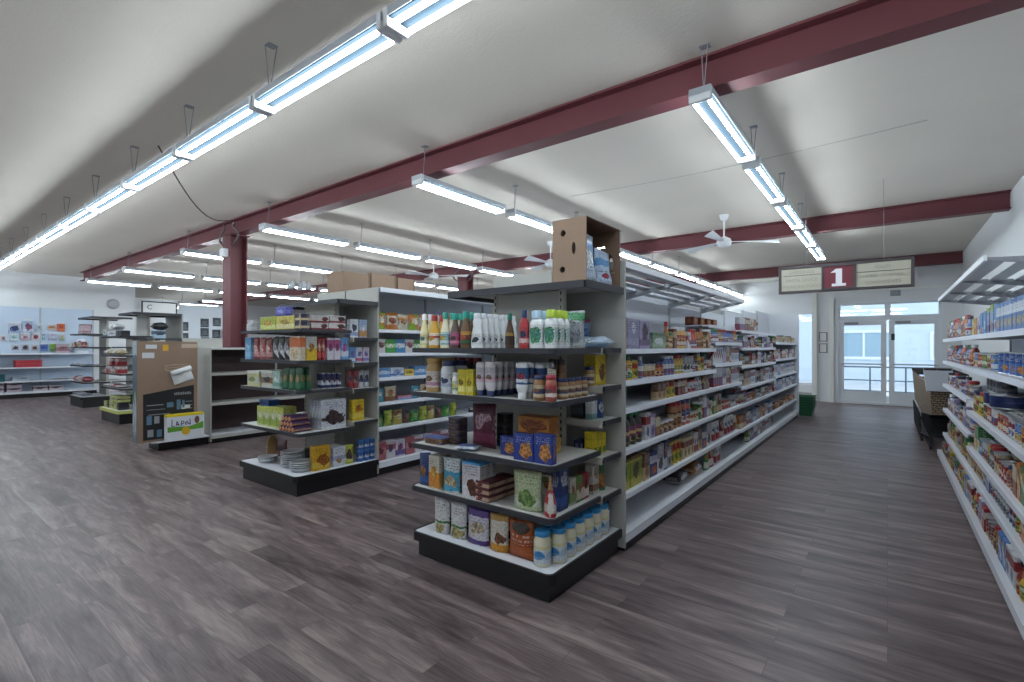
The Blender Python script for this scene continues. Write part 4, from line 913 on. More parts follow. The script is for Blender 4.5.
r.go(260, 272, 370.5, 'white tub with brown label', lambda w, h: tubpack(w, .1, h, pm('c9c6bc', '8a6a48', '3a3a40', lo=.3, hi=.7), C3('cfd2cc')), deep=2)
r.go(272.5, 279.5, 371, 'mint green carton', bx(pm('a3bfb4', '6a9a88', 'd8dcd4'), .06), deep=2)
for k in range(4): r.go(280.5 + 6.2 * k, 286.5 + 6.2 * k, 366.5, 'dark green coffee bag, %s of four' % ordn(k + 1), pc(pm('1f5138', '2f6a4a', 'a88a54', ell=(.5, .5, .3, .16), food=1), .06, kind='stand', name='coffee_bag', cat='bag'), deep=2)
for k in range(4): q.go(322 + 5.2 * k, 326.8 + 5.2 * k, 373, 'small navy can, %s of four' % ordn(k + 1), cn(pm('2c3560', 'c9ccd6', '5a3a5a', lo=.2, hi=.55)), deep=2)
for k, (a, b, c) in enumerate((('8a2630', 'b04a4c', 'red coffee pouch'), ('96303a', 'c08a84', 'dark red coffee pouch'), ('cdd0d6', '5a6a9a', 'white filter pack'), ('c6c9d0', '4a5a8c', 'greyish white filter pack'))): put(pouch(.065, .05, .19, pm(a, b, '3a3a4a', lo=.3, hi=.5)), W2.at(.04 + .07 * k, .06, 1.001), PI / 2, '%s on the third wing shelf down, middle end cap' % c)
# first shelf
r = Row(EC2, .6, 'first shelf, middle end cap', .04, 1.02, 1.2); q = Row(E2R, .6, 'first shelf right edge, middle end cap', .03, 1.02, .6)
for k in range(4): r.go(257 + 6.6 * k, 263.2 + 6.6 * k, 406 + .4 * k, 'yellow green drink carton, %s of four' % ordn(k + 1), bx(pm('c3c890', '9ab04c', 'd8dcc0', top='c9cf62', toplo=.75, lo=.1, hi=.5), .07, name='drink_carton'), n=.06, deep=2)
put(carton(.2, .12, .08, pm('2c4f8c', '3f6cae', '24406f'), 'blue_box'), EC2.at(.40, .13, .80), 0, 'blue box lying on top of the yellow green drink cartons')
RL = pm('4a2a58', 'b08468', '2f2a62', lo=.3, hi=.6); RE = mat('foil_orange', 'b07a58', .35)
rl_ = roll(.029, .185, RL, RE); spots = [(u, 0) for u in range(5)] + [(u + .5, 1) for u in range(4)] + [(u + 1, 2) for u in range(3)]
for k, (a, b) in enumerate(spots): put(rl_, EC2.at(.845 + .061 * a, .112, .601 + .0515 * b), .0, 'purple wrapped cookie roll in the pile, %s along the %s layer' % (ordn(k + 1 if b == 0 else k - 4 if b == 1 else k - 8), ('bottom', 'middle', 'top')[b]))
for k in range(1): put(pouch(.12, .05, .15, pm('b9a8a0', '7a5a78', 'c8b8a8'), 'clear_bag', 'bag', 'pillow', k), EC2.at(.84 + .13 * k, .30, .601), 0, 'clear cookie bag standing behind the pile of rolls')
q.go(321.5, 346, 399.5, 'large white cereal box with dark picture', bx(pm('cdd0d8', 'c0c4d0', '4a3a3c', ink='31508f', ell=(.5, .38, .4, .25)), .05, name='cereal_box'), deep=4)
put(carton(.15, .07, .225, pm('d6b72c', 'e0c85c', 'b5712c', ell=(.55, .55, .32, .16)), 'cereal_box'), W2.at(.115, .05, .651), PI / 2, 'bright yellow cereal box beside the large white cereal box')
# base deck
r = Row(EC2, .195, 'base deck, middle end cap', .05, .6, 1.2); q = Row(E2R, .195, 'base deck right edge, middle end cap', .03, .6, .6)
def jug(w, h):
    me = MB().prism(roundrect(-w / 2, w / 2, -.06, .06, .025, n=3), 0, h * .72).add([(-w / 2, -.05, h * .72), (w / 2, -.05, h * .72), (w / 2, .05, h * .72), (-w / 2, .05, h * .72), (-w * .2, -.03, h), (w * .4, -.03, h), (w * .4, .03, h), (-w * .2, .03, h)], [(0, 1, 5, 4), (1, 2, 6, 5), (2, 3, 7, 6), (3, 0, 4, 7), (4, 5, 6, 7)]).mesh('syrup_jug')
    lab = MB().box(-w * .38, w * .38, -.0625, -.0605, h * .08, h * .5).mesh('label')
    return P('syrup_jug', 'jug', [('syrup_jug', me, C3('a88c5e')), ('label', lab, pm('d6d4cc', 'a8a498', '4a4a48'))], w, .125, h)
r.go(251.5, 264, 434, 'tan syrup jug with white label', jug, n=.25)
r.go(272, 283, 440, 'dark red bag', pc(pm('5a2a30', '8a5a58', '3a2024'), .09, kind='pillow', name='bag', cat='bag'), n=.30)
for k in range(3): put(pie_tin(.1), EC2.at(.37, .13, .196 + .015 * k), 0, 'foil pie tin, %s from the bottom of the low stack at left' % ordn(k + 1))
def tins(u, n, r_, cnt, txt):
    for k in range(cnt): put(pie_tin(r_, .034), EC2.at(u, n, .196 + .0215 * k), 0, 'foil pie tin, %s from the bottom of %s' % (ordn(k + 1), txt))
tins(.775, .19, .12, 7, 'the tall rear stack')
tins(1.02, .15, .115, 4, 'the front stack beside the yellow box')
put(carton(.18, .12, .14, pm('2a2a2e', '3a3a40', '1c1c20'), 'black_box'), EC2.at(.75, .42, .196), 0, 'black box at the back of the base deck, middle end cap')
q.go(313.5, 330, 446, 'golden yellow cereal box', bx(pm('d0a22c', 'dcb94c', '9a5a24', ink='7a2a1c', ell=(.6, .4, .34, .25)), .07, name='cereal_box'), n=.03)
q.go(333.5, 345.5, 447, 'white carton with small pictures', bx(pm('cdcfd8', '9aa4c4', 'b08a60', lo=.35, hi=.55, ell=(.5, .3, .3, .12)), .06), n=.03, deep=3)
f2 = Face((-4.55, 2.56), (0, 1), (-1, 0), PI / 2)
put(pouch(.12, .07, .2, pm('b0b83c', 'c6cc70', '4a3a3a', ell=(.5, .45, .3, .25)), seed=3), E2R.at(.625, .07, .196), PI / 2, 'lime green pouch near the right corner of the base deck')
for k in range(6): put(can(.037, .115, pm('3c66a8', 'c3cbdc', '24407c', lo=.3, hi=.6), 'drink_can', C3('3c66a8')), f2.at(.735 + .075 * (k % 3), .06 + .0 * k, .196 + .117 * (k // 3)), 0, 'blue drink can, %s along the %s tier at the deck corner' % (ordn(k % 3 + 1), ('lower', 'upper')[k // 3]))
# cartons on top of the gondola
for k, (y, w, h, lab) in enumerate(((3.73, .40, .26, 'nearest'), (4.15, .40, .285, 'middle'), (4.53, .30, .27, 'farthest'))):
    rt = empty('cardboard_box', (-5.45, y, 2.122)); tag(rt, 'brown shipping carton, %s of three on top of the gondola behind the middle end cap' % lab, 'box', None)
    link('body', MB().box(-.17, .17, -w / 2, w / 2, 0, h).mesh('body', .004), CARD, rt)
    link('tape', MB().box(-.171, .171, w / 2 - .03, w / 2 + .001, .01, h + .001).mesh('tape'), mat('packing_tape', '6d533e', .4), rt)
# right face of that gondola
def cyc(face, z, where, items, u0, u1, n=.03, deep=1, gap=.006):
    u = u0; k = 0; cnt = 0
    while True:
        desc, p = items[k % len(items)]; k += 1
        if u + p.w > u1: break
        cnt += 1
        for j in range(deep):
            nn = n + p.d / 2 + j * (p.d + .008)
            put(p, face.at(u + p.w / 2, nn, z + .001), face.rot + R0.uniform(-.05, .05) * (0 if p.cat == 'box' else 1), '%s, %s from the near end %s%s' % (desc, ordn(cnt), where, '' if j == 0 else ', behind the front row'), desc + ' ' + where + ' of the middle gondola')
        u += p.w + gap + R0.uniform(0, .006)
W2N = 'of the middle gondola'
cyc(RUN2, 1.65, 'on its top shelf', [('lime and orange snack bag', pouch(.16, .09, .2, pm('8fb03c', 'c9762c', 'd8d0b8', lo=.3, hi=.9, slant=.6), 'snack_bag', 'bag', 'pillow', 1)), ('orange and cream snack bag', pouch(.17, .09, .2, pm('c87a34', 'd0c8b8', '8a4a2c', lo=.3, hi=.8), 'snack_bag', 'bag', 'pillow', 2)), ('cream snack bag', pouch(.15, .09, .19, pm('cfc4b0', 'd09040', '9a6a4a', lo=.6, hi=.8), 'snack_bag', 'bag', 'pillow', 3))], .02, 2.2)
cyc(RUN2, 1.38, 'on the second shelf down', [('white and pink carton', carton(.13, .08, .16, pm('cfc9cc', 'b0808c', '7a5a5a', lo=.5, hi=.8))), ('green carton', carton(.14, .08, .155, pm('4a9a4c', 'a8d09a', 'd8e0d0', lo=.4, hi=.7))), ('blue carton', carton(.13, .08, .16, pm('4a86b8', 'b8d0e0', 'd8dce0', lo=.4, hi=.7)))], .02, 1.5)
cyc(RUN2, 1.10, 'on the third shelf down', [('pale blue tray pack', carton(.2, .12, .11, pm('5f8ac0', '9ab8de', 'c8d4e6', lo=.3, hi=.6), 'tray_pack')), ('white and blue tray pack', carton(.2, .12, .105, pm('c6cede', '4a6ab0', '8aa0cc', ell=(.5, .5, .3, .3)), 'tray_pack')), ('yellow box', carton(.15, .1, .08, pm('cdb24c', 'd8c880', '9a7a30')))], .02, 1.5)
cyc(RUN2, .82, 'on the fourth shelf down', [('teal snack pouch', pouch(.13, .07, .15, pm('2f7f9c', '4a9ab0', 'b8cfd4'), seed=4)), ('brown and white snack pouch', pouch(.17, .07, .17, pm('c6b9a0', '7a5234', '9a6a44', lo=.0, hi=.3, ell=(.5, .55, .3, .2)), seed=5)), ('flat pink and blue pack', carton(.22, .16, .045, pm('b77a90', '6a8ab8', 'd0b0c0', lo=.0, hi=.4), 'flat_pack'))], .02, 1.5)
cyc(RUN2, .53, 'on the fifth shelf down', [('green candy bag', pouch(.13, .09, .14, pm('2f7a3a', '4a9a4a', '9ac060'), 'candy_bag', 'bag', 'pillow', 4)), ('yellow green candy bag', pouch(.12, .08, .18, pm('a3b03c', '5a7a2c', 'd0d060', slant=.5, lo=.3, hi=.6), 'candy_bag', 'bag', 'pillow', 5)), ('yellow and brown candy bag', pouch(.13, .08, .17, pm('b8a850', '7a4a2c', 'd8d0a0', lo=.6, hi=.9), 'candy_bag', 'bag', 'pillow', 6)), ('dark candy bag', pouch(.12, .08, .15, pm('3a3038', '6a4a3a', '8a6a50'), 'candy_bag', 'bag', 'pillow', 7))], .02, 1.5)
cyc(RUN2, .15, 'on the base deck', [('dull pink carton', carton(.14, .1, .2, pm('a8646c', 'b88088', '7a3a44', lo=.4, hi=.7))), ('white and pink carton', carton(.13, .1, .21, pm('c9c4cc', 'a85a6a', '5a4a6a', lo=.5, hi=.8))), ('lilac white carton', carton(.14, .1, .2, pm('c0bcd0', '6a5a98', '8a4a6a', lo=.1, hi=.4)))], .02, 1.5)
# ------------------------------------------------------------------ long aisle gondola
PAL = [('red', 'a02a30', 'd8d0cc', 'c8a060'), ('white', 'd2d4d8', '9a3a40', '5a6a9a'), ('navy', '2a3a74', 'c8cede', 'b05a40'), ('blue', '4a78b8', 'd0d8e4', 'd0b060'), ('green', '3a7a44', 'd0d8c4', 'c8a040'),
       ('cream', 'd0c4a4', '8a4a3a', '9a7a4a'), ('orange', 'c4702c', 'd8c8a8', '7a3020'), ('brown', '6a4630', 'c0a884', '9a6a40'), ('maroon', '6a2230', 'c8b8a8', 'a06a50'), ('yellow', 'd0b03a', 'a83a2c', '5a7a3a'), ('grey', '9a9ca4', 'd4d4d8', '4a4a54'), ('lilac', 'a89ac0', 'd8d4e0', '6a5a98')]
PD = {p[0]: p for p in PAL}
def art(cname, k):
    _, a, b, c = PD[cname]
    st = k % 4
    if st == 0: return pm(a, b, c, lo=.55, hi=.85, ell=(.5, .3, .34, .18), ink='2a2a30')
    if st == 1: return pm(a, b, c, lo=.08, hi=.4, ell=(.5, .62, .3, .16), ink='e8e8e8')
    if st == 2: return pm(b, a, c, lo=.5, hi=1.0, ell=(.5, .3, .36, .2), ink='e8e8e8')
    return pm(a, b, c, lo=.35, hi=.6, slant=.4, ell=(.5, .75, .26, .12), ink='e8e8e8', txt=(.1, .3))
LIDS = {'red': C3('9a2a30'), 'white': C3('d0d2d6'), 'navy': C3('262f58'), 'green': C3('2a6a44'), 'black': C3('1c1c20'), 'gold': C3('b08d4a')}
def proto(kind, cname, w, h, k=0):
    key = (kind, cname, round(w, 3), round(h, 3), k)
    def mk():
        a = art(cname, k); col = PD[cname][1]
        if kind == 'can': return can(w / 2, h, a, 'soup_can' if k % 2 else 'food_can')
        if kind == 'jar': return jar(w / 2.03, h, C3(PD[cname][3]), LIDS[('red', 'white', 'navy', 'green', 'black', 'gold')[k % 6]], a)
        if kind == 'spice': return jar(w / 2.03, h, C3(PD[cname][3]), LIDS[('red', 'white', 'green', 'black')[k % 4]], a, 'spice_jar', .2)
        if kind == 'bottle': return bottle(('sauce', 'dressing', 'jug', 'ketchup')[k % 4], w, w * .8, h, C3(PD[cname][3]), LIDS[('black', 'red', 'white', 'green')[k % 4]], a)
        if kind == 'box': return carton(w, min(.06, w), h, a, 'food_carton')
        if kind == 'bag': return pouch(w, .06, h, a, 'food_bag', 'bag', 'pillow', k)
        if kind == 'pouch': return pouch(w, .06, h, a, seed=k)
        if kind == 'drum': return can(w / 2, h, a, 'large_can')
        if kind == 'tub': return tubpack(w, w * .8, h, a, LIDS[('white', 'red', 'navy')[k % 3]])
    return cached(key, mk)
NOUN = {'can': 'food can', 'jar': 'jar', 'spice': 'spice jar', 'bottle': 'bottle', 'box': 'carton', 'bag': 'food bag', 'pouch': 'stand-up pouch', 'drum': 'large can', 'tub': 'plastic tub'}
USED = {}
def line(face, z, where, u0, u1, mix, hmax, n=.02, deep=1, gap=.007, end='near end', seed=1, dmax=.36):
    """fill u0..u1 along a shelf: mix = list of (kind, colour, w, h, run length)"""
    rr = random.Random(seed); u = u0; k = 0
    key = where
    while u < u1:
        kind, cname, w, h, cnt = mix[k % len(mix)]; k += 1
        kk = rr.randrange(4)
        p = proto(kind, cname, w, min(h, hmax), kk)
        for c in range(cnt):
            if u + p.w > u1: return
            USED[key] = USED.get(key, 0) + 1
            for j in range(deep):
                nn = n + p.d / 2 + j * (p.d + .008)
                if nn + p.d / 2 > dmax: break
                put(p, face.at(u + p.w / 2, nn, z + .001), face.rot + (rr.uniform(-.35, .35) if p.cat in ('can', 'jar', 'bottle') else rr.uniform(-.04, .04)), '%s %s, %s from %s, %s%s' % (cname, NOUN[kind], ordn(USED[key]), end, where, '' if j == 0 else ', %s row' % ordn(j + 1)), '%s %ss, %s' % (cname, NOUN[kind], where))
            u += p.w + gap
        u += rr.uniform(0, .012)
A = 'shelf of long gondola'
# bay by bay; the first bay follows the photograph closely
z = 1.435
def one_(p, u, n, z, label, rot=0): put(p, RUN1.at(u, n, z + .001), RUN1.rot + rot, label)
top = 'top shelf of long gondola'
one_(carton(.12, .1, .21, pm('4a2a34', '2a1c24', '7a4a4a'), 'picture_box'), .085, .10, z, 'dark maroon picture box beside the end panel, top shelf of long gondola')
one_(carton(.05, .09, .225, pm('c49a90', 'd0a8a0', 'c0a098'), 'picture_box'), .175, .08, z, 'narrow pink picture box, second on the top shelf of long gondola')
one_(carton(.22, .09, .23, pm('8d8aa8', 'a09cb8', 'c6c2d2', ell=(.55, .7, .2, .18), food=0), 'picture_box'), .325, .08, z, 'lilac grey picture box with pale figure, top shelf of long gondola')
one_(carton(.20, .09, .225, pm('9a8fb0', '6a5a7a', '4a3a4a', ell=(.5, .6, .3, .3)), 'picture_box'), .55, .08, z, 'violet picture box with dark figure, top shelf of long gondola')
one_(carton(.30, .12, .135, pm('7a9478', '9ab094', 'c8ccd0', top='5a7458', toplo=.8, ell=(.5, .45, .3, .22), food=0), 'tea_box'), .83, .08, z, 'green box with pale label, top shelf of long gondola')
line(RUN1, z, top, 1.02, 2.42, [('bottle', 'brown', .07, .24, 1), ('jar', 'cream', .08, .14, 1), ('box', 'brown', .08, .18, 1), ('jar', 'red', .085, .20, 3), ('box', 'white', .1, .16, 1), ('bottle', 'navy', .065, .19, 3), ('bottle', 'brown', .065, .2, 2)], .25, seed=3)
line(RUN1, 1.2, 'second shelf down, long gondola', .04, 2.42, [('bottle', 'white', .08, .175, 1), ('bottle', 'maroon', .07, .175, 1), ('bottle', 'green', .085, .2, 1), ('can', 'yellow', .105, .15, 1), ('bottle', 'white', .06, .17, 1), ('can', 'cream', .08, .11, 3), ('jar', 'orange', .085, .12, 2), ('bottle', 'white', .08, .17, 3), ('bottle', 'green', .075, .175, 3), ('can', 'grey', .08, .16, 3)], .19, seed=4, deep=1)
line(RUN1, 1.0, 'third shelf down, long gondola', .78, 2.42, [('box', 'brown', .1, .14, 2), ('pouch', 'yellow', .13, .16, 2), ('box', 'maroon', .1, .15, 2), ('pouch', 'red', .12, .16, 1), ('tub', 'white', .11, .12, 2), ('pouch', 'grey', .1, .15, 2)], .165, seed=5)
PIC = lambda k: bottle('jug', .105, .1, .245, C3('3a3a30'), C3('1f7a4c'), pm('c8b070', '7a3a5a', '3a3a30', top='8a4a6a', toplo=.7, lo=.3, hi=.5, ell=(.5, .2, .4, .2)), 'pickle_bottle')
pk = PIC(0)
for j in range(2):
    for k in range(4): put(pk, RUN1.at(.1 + .118 * k, .075 + .118 * j, .701), RUN1.rot, 'pickle jar, green lid, %s from end panel%s, fourth shelf down, long gondola' % (ordn(k + 1), '' if j == 0 else ', second row'))
line(RUN1, .70, 'fourth shelf down, long gondola', .53, 2.42, [('box', 'white', .1, .22, 1), ('box', 'lilac', .09, .2, 1), ('box', 'cream', .1, .16, 1), ('tub', 'brown', .11, .1, 3), ('jar', 'brown', .11, .24, 2), ('jar', 'navy', .12, .24, 2), ('can', 'cream', .075, .1, 3), ('tub', 'green', .12, .18, 1)], .26, seed=6)
GB = pm('b8b050', '8aa03a', '5a4a30', top='6a4a2c', toplo=.9, lo=.3, hi=.8, ell=(.5, .5, .3, .25))
gbx = carton(.21, .1, .235, GB, 'granola_box')
for k in range(2): put(gbx, RUN1.at(.13 + .225 * k, .075, .381), RUN1.rot, 'yellow green granola box, %s from the end panel, fifth shelf down, long gondola' % ordn(k + 1))
line(RUN1, .38, 'fifth shelf down, long gondola', .49, 2.42, [('box', 'brown', .13, .22, 1), ('box', 'navy', .14, .2, 1), ('box', 'grey', .15, .24, 1), ('box', 'navy', .06, .25, 1), ('box', 'grey', .09, .18, 1), ('pouch', 'yellow', .1, .2, 3), ('box', 'cream', .1, .19, 3), ('box', 'white', .06, .2, 2)], .28, seed=7)
D = 'base deck of long gondola'
for k, (u, n, c, d, l) in enumerate(((1.56, .14, '3a3034', 'b0aab0', 'dark grey'), (1.98, .13, '8a5a34', 'c08a50', 'brown'), (1.95, .35, 'a06a3c', 'c8a070', 'tan'))):
    put(flatbag(.36, .19, .12, pm(c, d, 'd0ccd0'), 'rice_bag', seed=k), RUN1.at(u, n, .126), RUN1.rot + .08, '%s bag lying flat on the %s' % (l, D))
line(RUN1, .125, D, 2.2, 2.75, [('pouch', 'green', .16, .2, 1), ('pouch', 'red', .16, .22, 1), ('box', 'white', .1, .23, 2)], .24, seed=8)
# farther bays
F3 = [('bottle', 'white', .06, .16, 3), ('box', 'white', .08, .17, 3), ('can', 'grey', .075, .11, 2), ('box', 'red', .09, .15, 2), ('bottle', 'brown', .065, .17, 2), ('can', 'white', .08, .12, 3), ('jar', 'green', .08, .14, 2), ('box', 'navy', .07, .17, 2)]
F4 = [('box', 'white', .07, .21, 5), ('box', 'lilac', .07, .2, 2), ('box', 'cream', .07, .2, 2), ('box', 'maroon', .07, .2, 1)]
F5 = [('can', 'cream', .08, .13, 3), ('bottle', 'white', .07, .17, 2), ('can', 'red', .08, .12, 4), ('jar', 'brown', .08, .14, 3), ('can', 'grey', .08, .12, 3), ('box', 'green', .1, .14, 1), ('box', 'white', .1, .13, 2)]
F6 = [('box', 'white', .07, .18, 3), ('box', 'navy', .07, .18, 2), ('box', 'blue', .07, .18, 3), ('box', 'grey', .08, .17, 2), ('box', 'navy', .06, .19, 1)]
bay = lambda k: (1.22 * k + .02, 1.22 * (k + 1) - .02)
def bays(i, j): return 1.22 * i + .02, 1.22 * j - .02
u0, u1 = bays(2, 3)
line(RUN1, 1.505, top, u0, u1, [('bottle', 'white', .075, .145, 3), ('bottle', 'cream', .075, .15, 2), ('bottle', 'white', .075, .148, 3)], .2, seed=11)
for k in range(4): put(carton(.16, .1, .1, pm('7a3a22', '5a2418', 'c09040', lo=.0, hi=.2, ell=(.5, .55, .2, .3)), 'tea_box'), RUN1.at(u0 + .12 + .27 * k, .3, 1.702), RUN1.rot, 'brown and gold box high above the bottles, %s of four, long gondola' % ordn(k + 1))
shb = [o for o in C.objects if o.get('label', '').startswith('long white gondola')][0]
shelf_part(shb, .05, .46, 1.22 * 2 + .02 - 4.27, 1.22 * 3 - .02 - 4.27, 1.70, SHELFW, RAIL, ('x1',), th=.03)
line(RUN1, 1.26, 'second shelf down, long gondola', u0, u1, F4, .22, seed=12)
line(RUN1, 1.0, 'third shelf down, long gondola', u0, u1, F4, .22, seed=13)
line(RUN1, .70, 'fourth shelf down, long gondola', u0, u1, [('box', 'green', .12, .17, 1), ('pouch', 'brown', .14, .2, 2), ('can', 'red', .08, .12, 4), ('can', 'grey', .08, .14, 3), ('bottle', 'white', .07, .2, 3)], .26, seed=14)
line(RUN1, .38, 'fifth shelf down, long gondola', u0, u1, [('pouch', 'white', .16, .22, 2), ('bag', 'maroon', .18, .2, 1), ('pouch', 'white', .14, .22, 3), ('bag', 'cream', .14, .2, 2)], .27, seed=15)
u0, u1 = bays(3, 5)
line(RUN1, 1.67, 'highest shelf of long gondola', u0, u0 + 1.3, [('box', 'white', .14, .17, 2), ('box', 'maroon', .16, .18, 2), ('box', 'cream', .12, .18, 2), ('box', 'red', .12, .18, 1)], .22, seed=16)
line(RUN1, 1.44, top, u0, u1, F3, .19, seed=17)
line(RUN1, 1.2, 'second shelf down, long gondola', u0, u1, F3[::-1], .19, seed=18)
line(RUN1, .92, 'third shelf down, long gondola', u0, u1, [('can', 'grey', .08, .17, 3), ('box', 'brown', .07, .2, 3), ('box', 'maroon', .07, .2, 2), ('box', 'white', .07, .2, 4), ('box', 'navy', .06, .21, 1)], .24, seed=19)
line(RUN1, .69, 'fourth shelf down, long gondola', u0, u1, F5, .2, seed=20)
line(RUN1, .37, 'fifth shelf down, long gondola', u0, u1, [('box', 'orange', .1, .17, 2), ('box', 'brown', .08, .16, 2)] + F6, .25, seed=21)
line(RUN1, .125, D, u0 + .5, u1, [('box', 'green', .1, .18, 1), ('box', 'navy', .1, .18, 2), ('box', 'white', .09, .17, 3), ('box', 'lilac', .1, .18, 2)], .22, seed=22)
u0, u1 = bays(5, 7)
line(RUN1, 1.53, top, u0, u1, [('can', 'green', .1, .14, 2), ('box', 'cream', .12, .1, 2), ('box', 'orange', .12, .11, 3)], .2, seed=23)
line(RUN1, 1.24, 'second shelf down, long gondola', u0, u1, [('box', 'red', .1, .16, 4), ('box', 'white', .08, .17, 2), ('jar', 'maroon', .09, .14, 2)], .2, seed=24)
line(RUN1, .95, 'third shelf down, long gondola', u0, u1, [('box', 'white', .09, .19, 4), ('box', 'blue', .08, .2, 3)], .24, seed=25)
line(RUN1, .69, 'fourth shelf down, long gondola', u0, u1, F6, .22, seed=26)
line(RUN1, .37, 'fifth shelf down, long gondola', u0, u1, [('can', 'brown', .09, .15, 2), ('can', 'red', .09, .15, 2), ('can', 'orange', .09, .14, 2), ('can', 'maroon', .09, .15, 2)], .25, seed=27)
# ------------------------------------------------------------------ right wall shelving (u runs away from the camera)
V = 'right wall shelving'
def rw(k, z, hmax, u0, u1, mix, deep, seed): line(RRF, z, '%s shelf, %s' % (('deck', 'first', 'second', 'third', 'fourth', 'top')[k], V), u0, u1, mix, hmax, deep=deep, seed=seed, end='front', dmax=.5, n=.025 if k else -.03)
U0, UM, UE = 1.42, 3.66, 6.06
rw(5, 1.55, .3, U0, 1.22 * 2 - .05, [('box', 'blue', .13, .2, 3)], 1, 31)
for k, (c, a, h) in enumerate((('blue and white', pm('c0cede', '4a8ac4', '9a3a3a', lo=.45, hi=1, ell=(.5, .25, .3, .16)), .215), ('green-topped', pm('8fb0d0', '4a78a8', 'b06a40', top='8aa83c', toplo=.8, ell=(.5, .25, .32, .18)), .22), ('violet', pm('6a78a8', '4a3a7a', 'c0b0c8', top='9ab03c', toplo=.82), .205), ('plain blue', pm('5a94cc', '3f7ab8', 'c8d4e0', ell=(.5, .4, .26, .2)), .19), ('blue and red', pm('4a86c4', 'c8d0dc', 'a04040', ell=(.5, .22, .3, .15)), .185), ('white striped', pm('c6cede', '5a7ab8', '8aa0cc', lo=.3, hi=.5), .17), ('orange', pm('d08a2c', 'c03a2c', 'd8b84a', lo=.0, hi=.3, slant=.6), .16), ('yellow', pm('cfc05a', 'd8d2a0', 'b08a3a', lo=.5, hi=.8), .155))):
    put(carton(.125, .07, h, a, 'drink_mix_carton'), RRF.at(2.50 + .17 * k, .07, 1.551), RRF.rot, '%s drink mix carton, %s from the front, top shelf, %s' % (c, ordn(k + 4), V))
line(RRF, 1.55, 'top shelf beyond the cartons, ' + V, 3.95, 6.05, [('bottle', 'white', .085, .2, 2), ('bottle', 'brown', .085, .22, 2), ('bottle', 'maroon', .085, .22, 2), ('bottle', 'grey', .08, .22, 2)], .26, seed=32)
# fourth shelf: wide blue cans
BIG = pm('3a6eb4', '24488c', 'c88a54', ink='dfe6f2', lo=.55, hi=1, ell=(.4, .25, .3, .2))
bg_ = can(.088, .15, BIG, 'large_can', n=24)
for j in range(2):
    for k in range(5): put(bg_, RRF.at(1.52 + .19 * k, .11 + .185 * j, 1.266), RRF.rot + k, 'large blue coffee can, %s from the front%s, fourth shelf, %s' % (ordn(k + 1), '' if j == 0 else ', second row', V))
rw(4, 1.27, .2, 2.5, UM, [('can', 'blue', .075, .13, 2), ('can', 'cream', .075, .125, 2), ('can', 'green', .075, .125, 3), ('can', 'red', .075, .125, 3)], 2, 33)
rw(4, 1.27, .22, UM + .04, UE, [('bottle', 'orange', .08, .2, 2), ('bottle', 'white', .08, .2, 3), ('jar', 'grey', .08, .16, 2), ('bottle', 'navy', .08, .2, 2)], 1, 34)
CANS = [('can', 'red', .078, .112, 2), ('can', 'blue', .078, .112, 3), ('can', 'white', .078, .112, 2), ('can', 'orange', .078, .112, 2), ('can', 'green', .078, .112, 2), ('can', 'cream', .078, .112, 2), ('can', 'brown', .078, .112, 2)]
rw(3, .87, .2, U0, 2.42, [('can', 'orange', .085, .125, 2), ('can', 'blue', .085, .125, 2), ('can', 'white', .085, .125, 2), ('can', 'red', .085, .125, 2)], 3, 35)
rw(3, .87, .125, 2.46, 3.06, [('can', 'white', .085, .125, 2), ('can', 'red', .085, .125, 2), ('can', 'brown', .085, .125, 3)], 3, 36)
rw(3, .87, .3, 3.08, UM, [('jar', 'green', .08, .2, 2), ('can', 'yellow', .08, .15, 2), ('jar', 'cream', .08, .19, 2), ('can', 'red', .078, .12, 2)], 2, 46)
for k in range(2): put(can(.14, .10, pm('1f2c5c', '2a3a78', '3a4a88', lo=.7, hi=.9), 'large_tin', n=24), RRF.at(2.61 + .29 * k, .155, .998), 0, 'wide dark blue tin resting on the cans, %s from front, third shelf, right wall' % ordn(k + 1))
for k in range(4): put(can(.058, .105, pm('5a5e66', '74787f', '44474e', lo=.2, hi=.5), 'grey_can', n=16), RRF.at(2.55 + .128 * k + (.035 if k > 1 else 0), .10, 1.1), 0, 'grey can standing on the wide blue tins, %s from front, right wall shelving' % ordn(k + 1))
rw(3, .97, .22, UM + .04, UE, [('can', 'grey', .08, .12, 2), ('jar', 'brown', .09, .15, 2), ('bottle', 'lilac', .08, .18, 2), ('can', 'navy', .08, .13, 3), ('can', 'white', .08, .12, 2)], 1, 37)
rw(2, .54, .28, U0, UM, [('box', 'green', .16, .22, 1), ('box', 'orange', .1, .22, 1), ('box', 'cream', .12, .19, 1), ('jar', 'maroon', .1, .14, 2), ('can', 'red', .09, .12, 3), ('can', 'cream', .08, .15, 2), ('jar', 'grey', .09, .17, 2), ('can', 'yellow', .08, .16, 1), ('can', 'white', .08, .14, 3), ('can', 'blue', .08, .14, 2)], 2, 38)
rw(2, .65, .26, UM + .04, UE, [('bottle', 'white', .08, .2, 2), ('can', 'grey', .08, .13, 3), ('box', 'lilac', .09, .19, 2), ('can', 'cream', .08, .13, 3), ('jar', 'red', .085, .16, 1)], 1, 39)
rw(1, .33, .16, U0, UM, [('box', 'orange', .14, .15, 1), ('bottle', 'cream', .09, .16, 1), ('bottle', 'yellow', .09, .155, 1), ('can', 'navy', .09, .12, 2), ('can', 'grey', .095, .11, 5), ('can', 'white', .09, .12, 2), ('box', 'blue', .14, .15, 1), ('can', 'blue', .085, .12, 2), ('can', 'cream', .08, .11, 4)], 3, 40)
rw(1, .33, .27, UM + .04, UE, [('box', 'cream', .12, .2, 2), ('can', 'maroon', .09, .14, 2), ('jar', 'yellow', .1, .2, 2), ('box', 'brown', .1, .2, 2), ('can', 'grey', .085, .13, 3)], 1, 41)
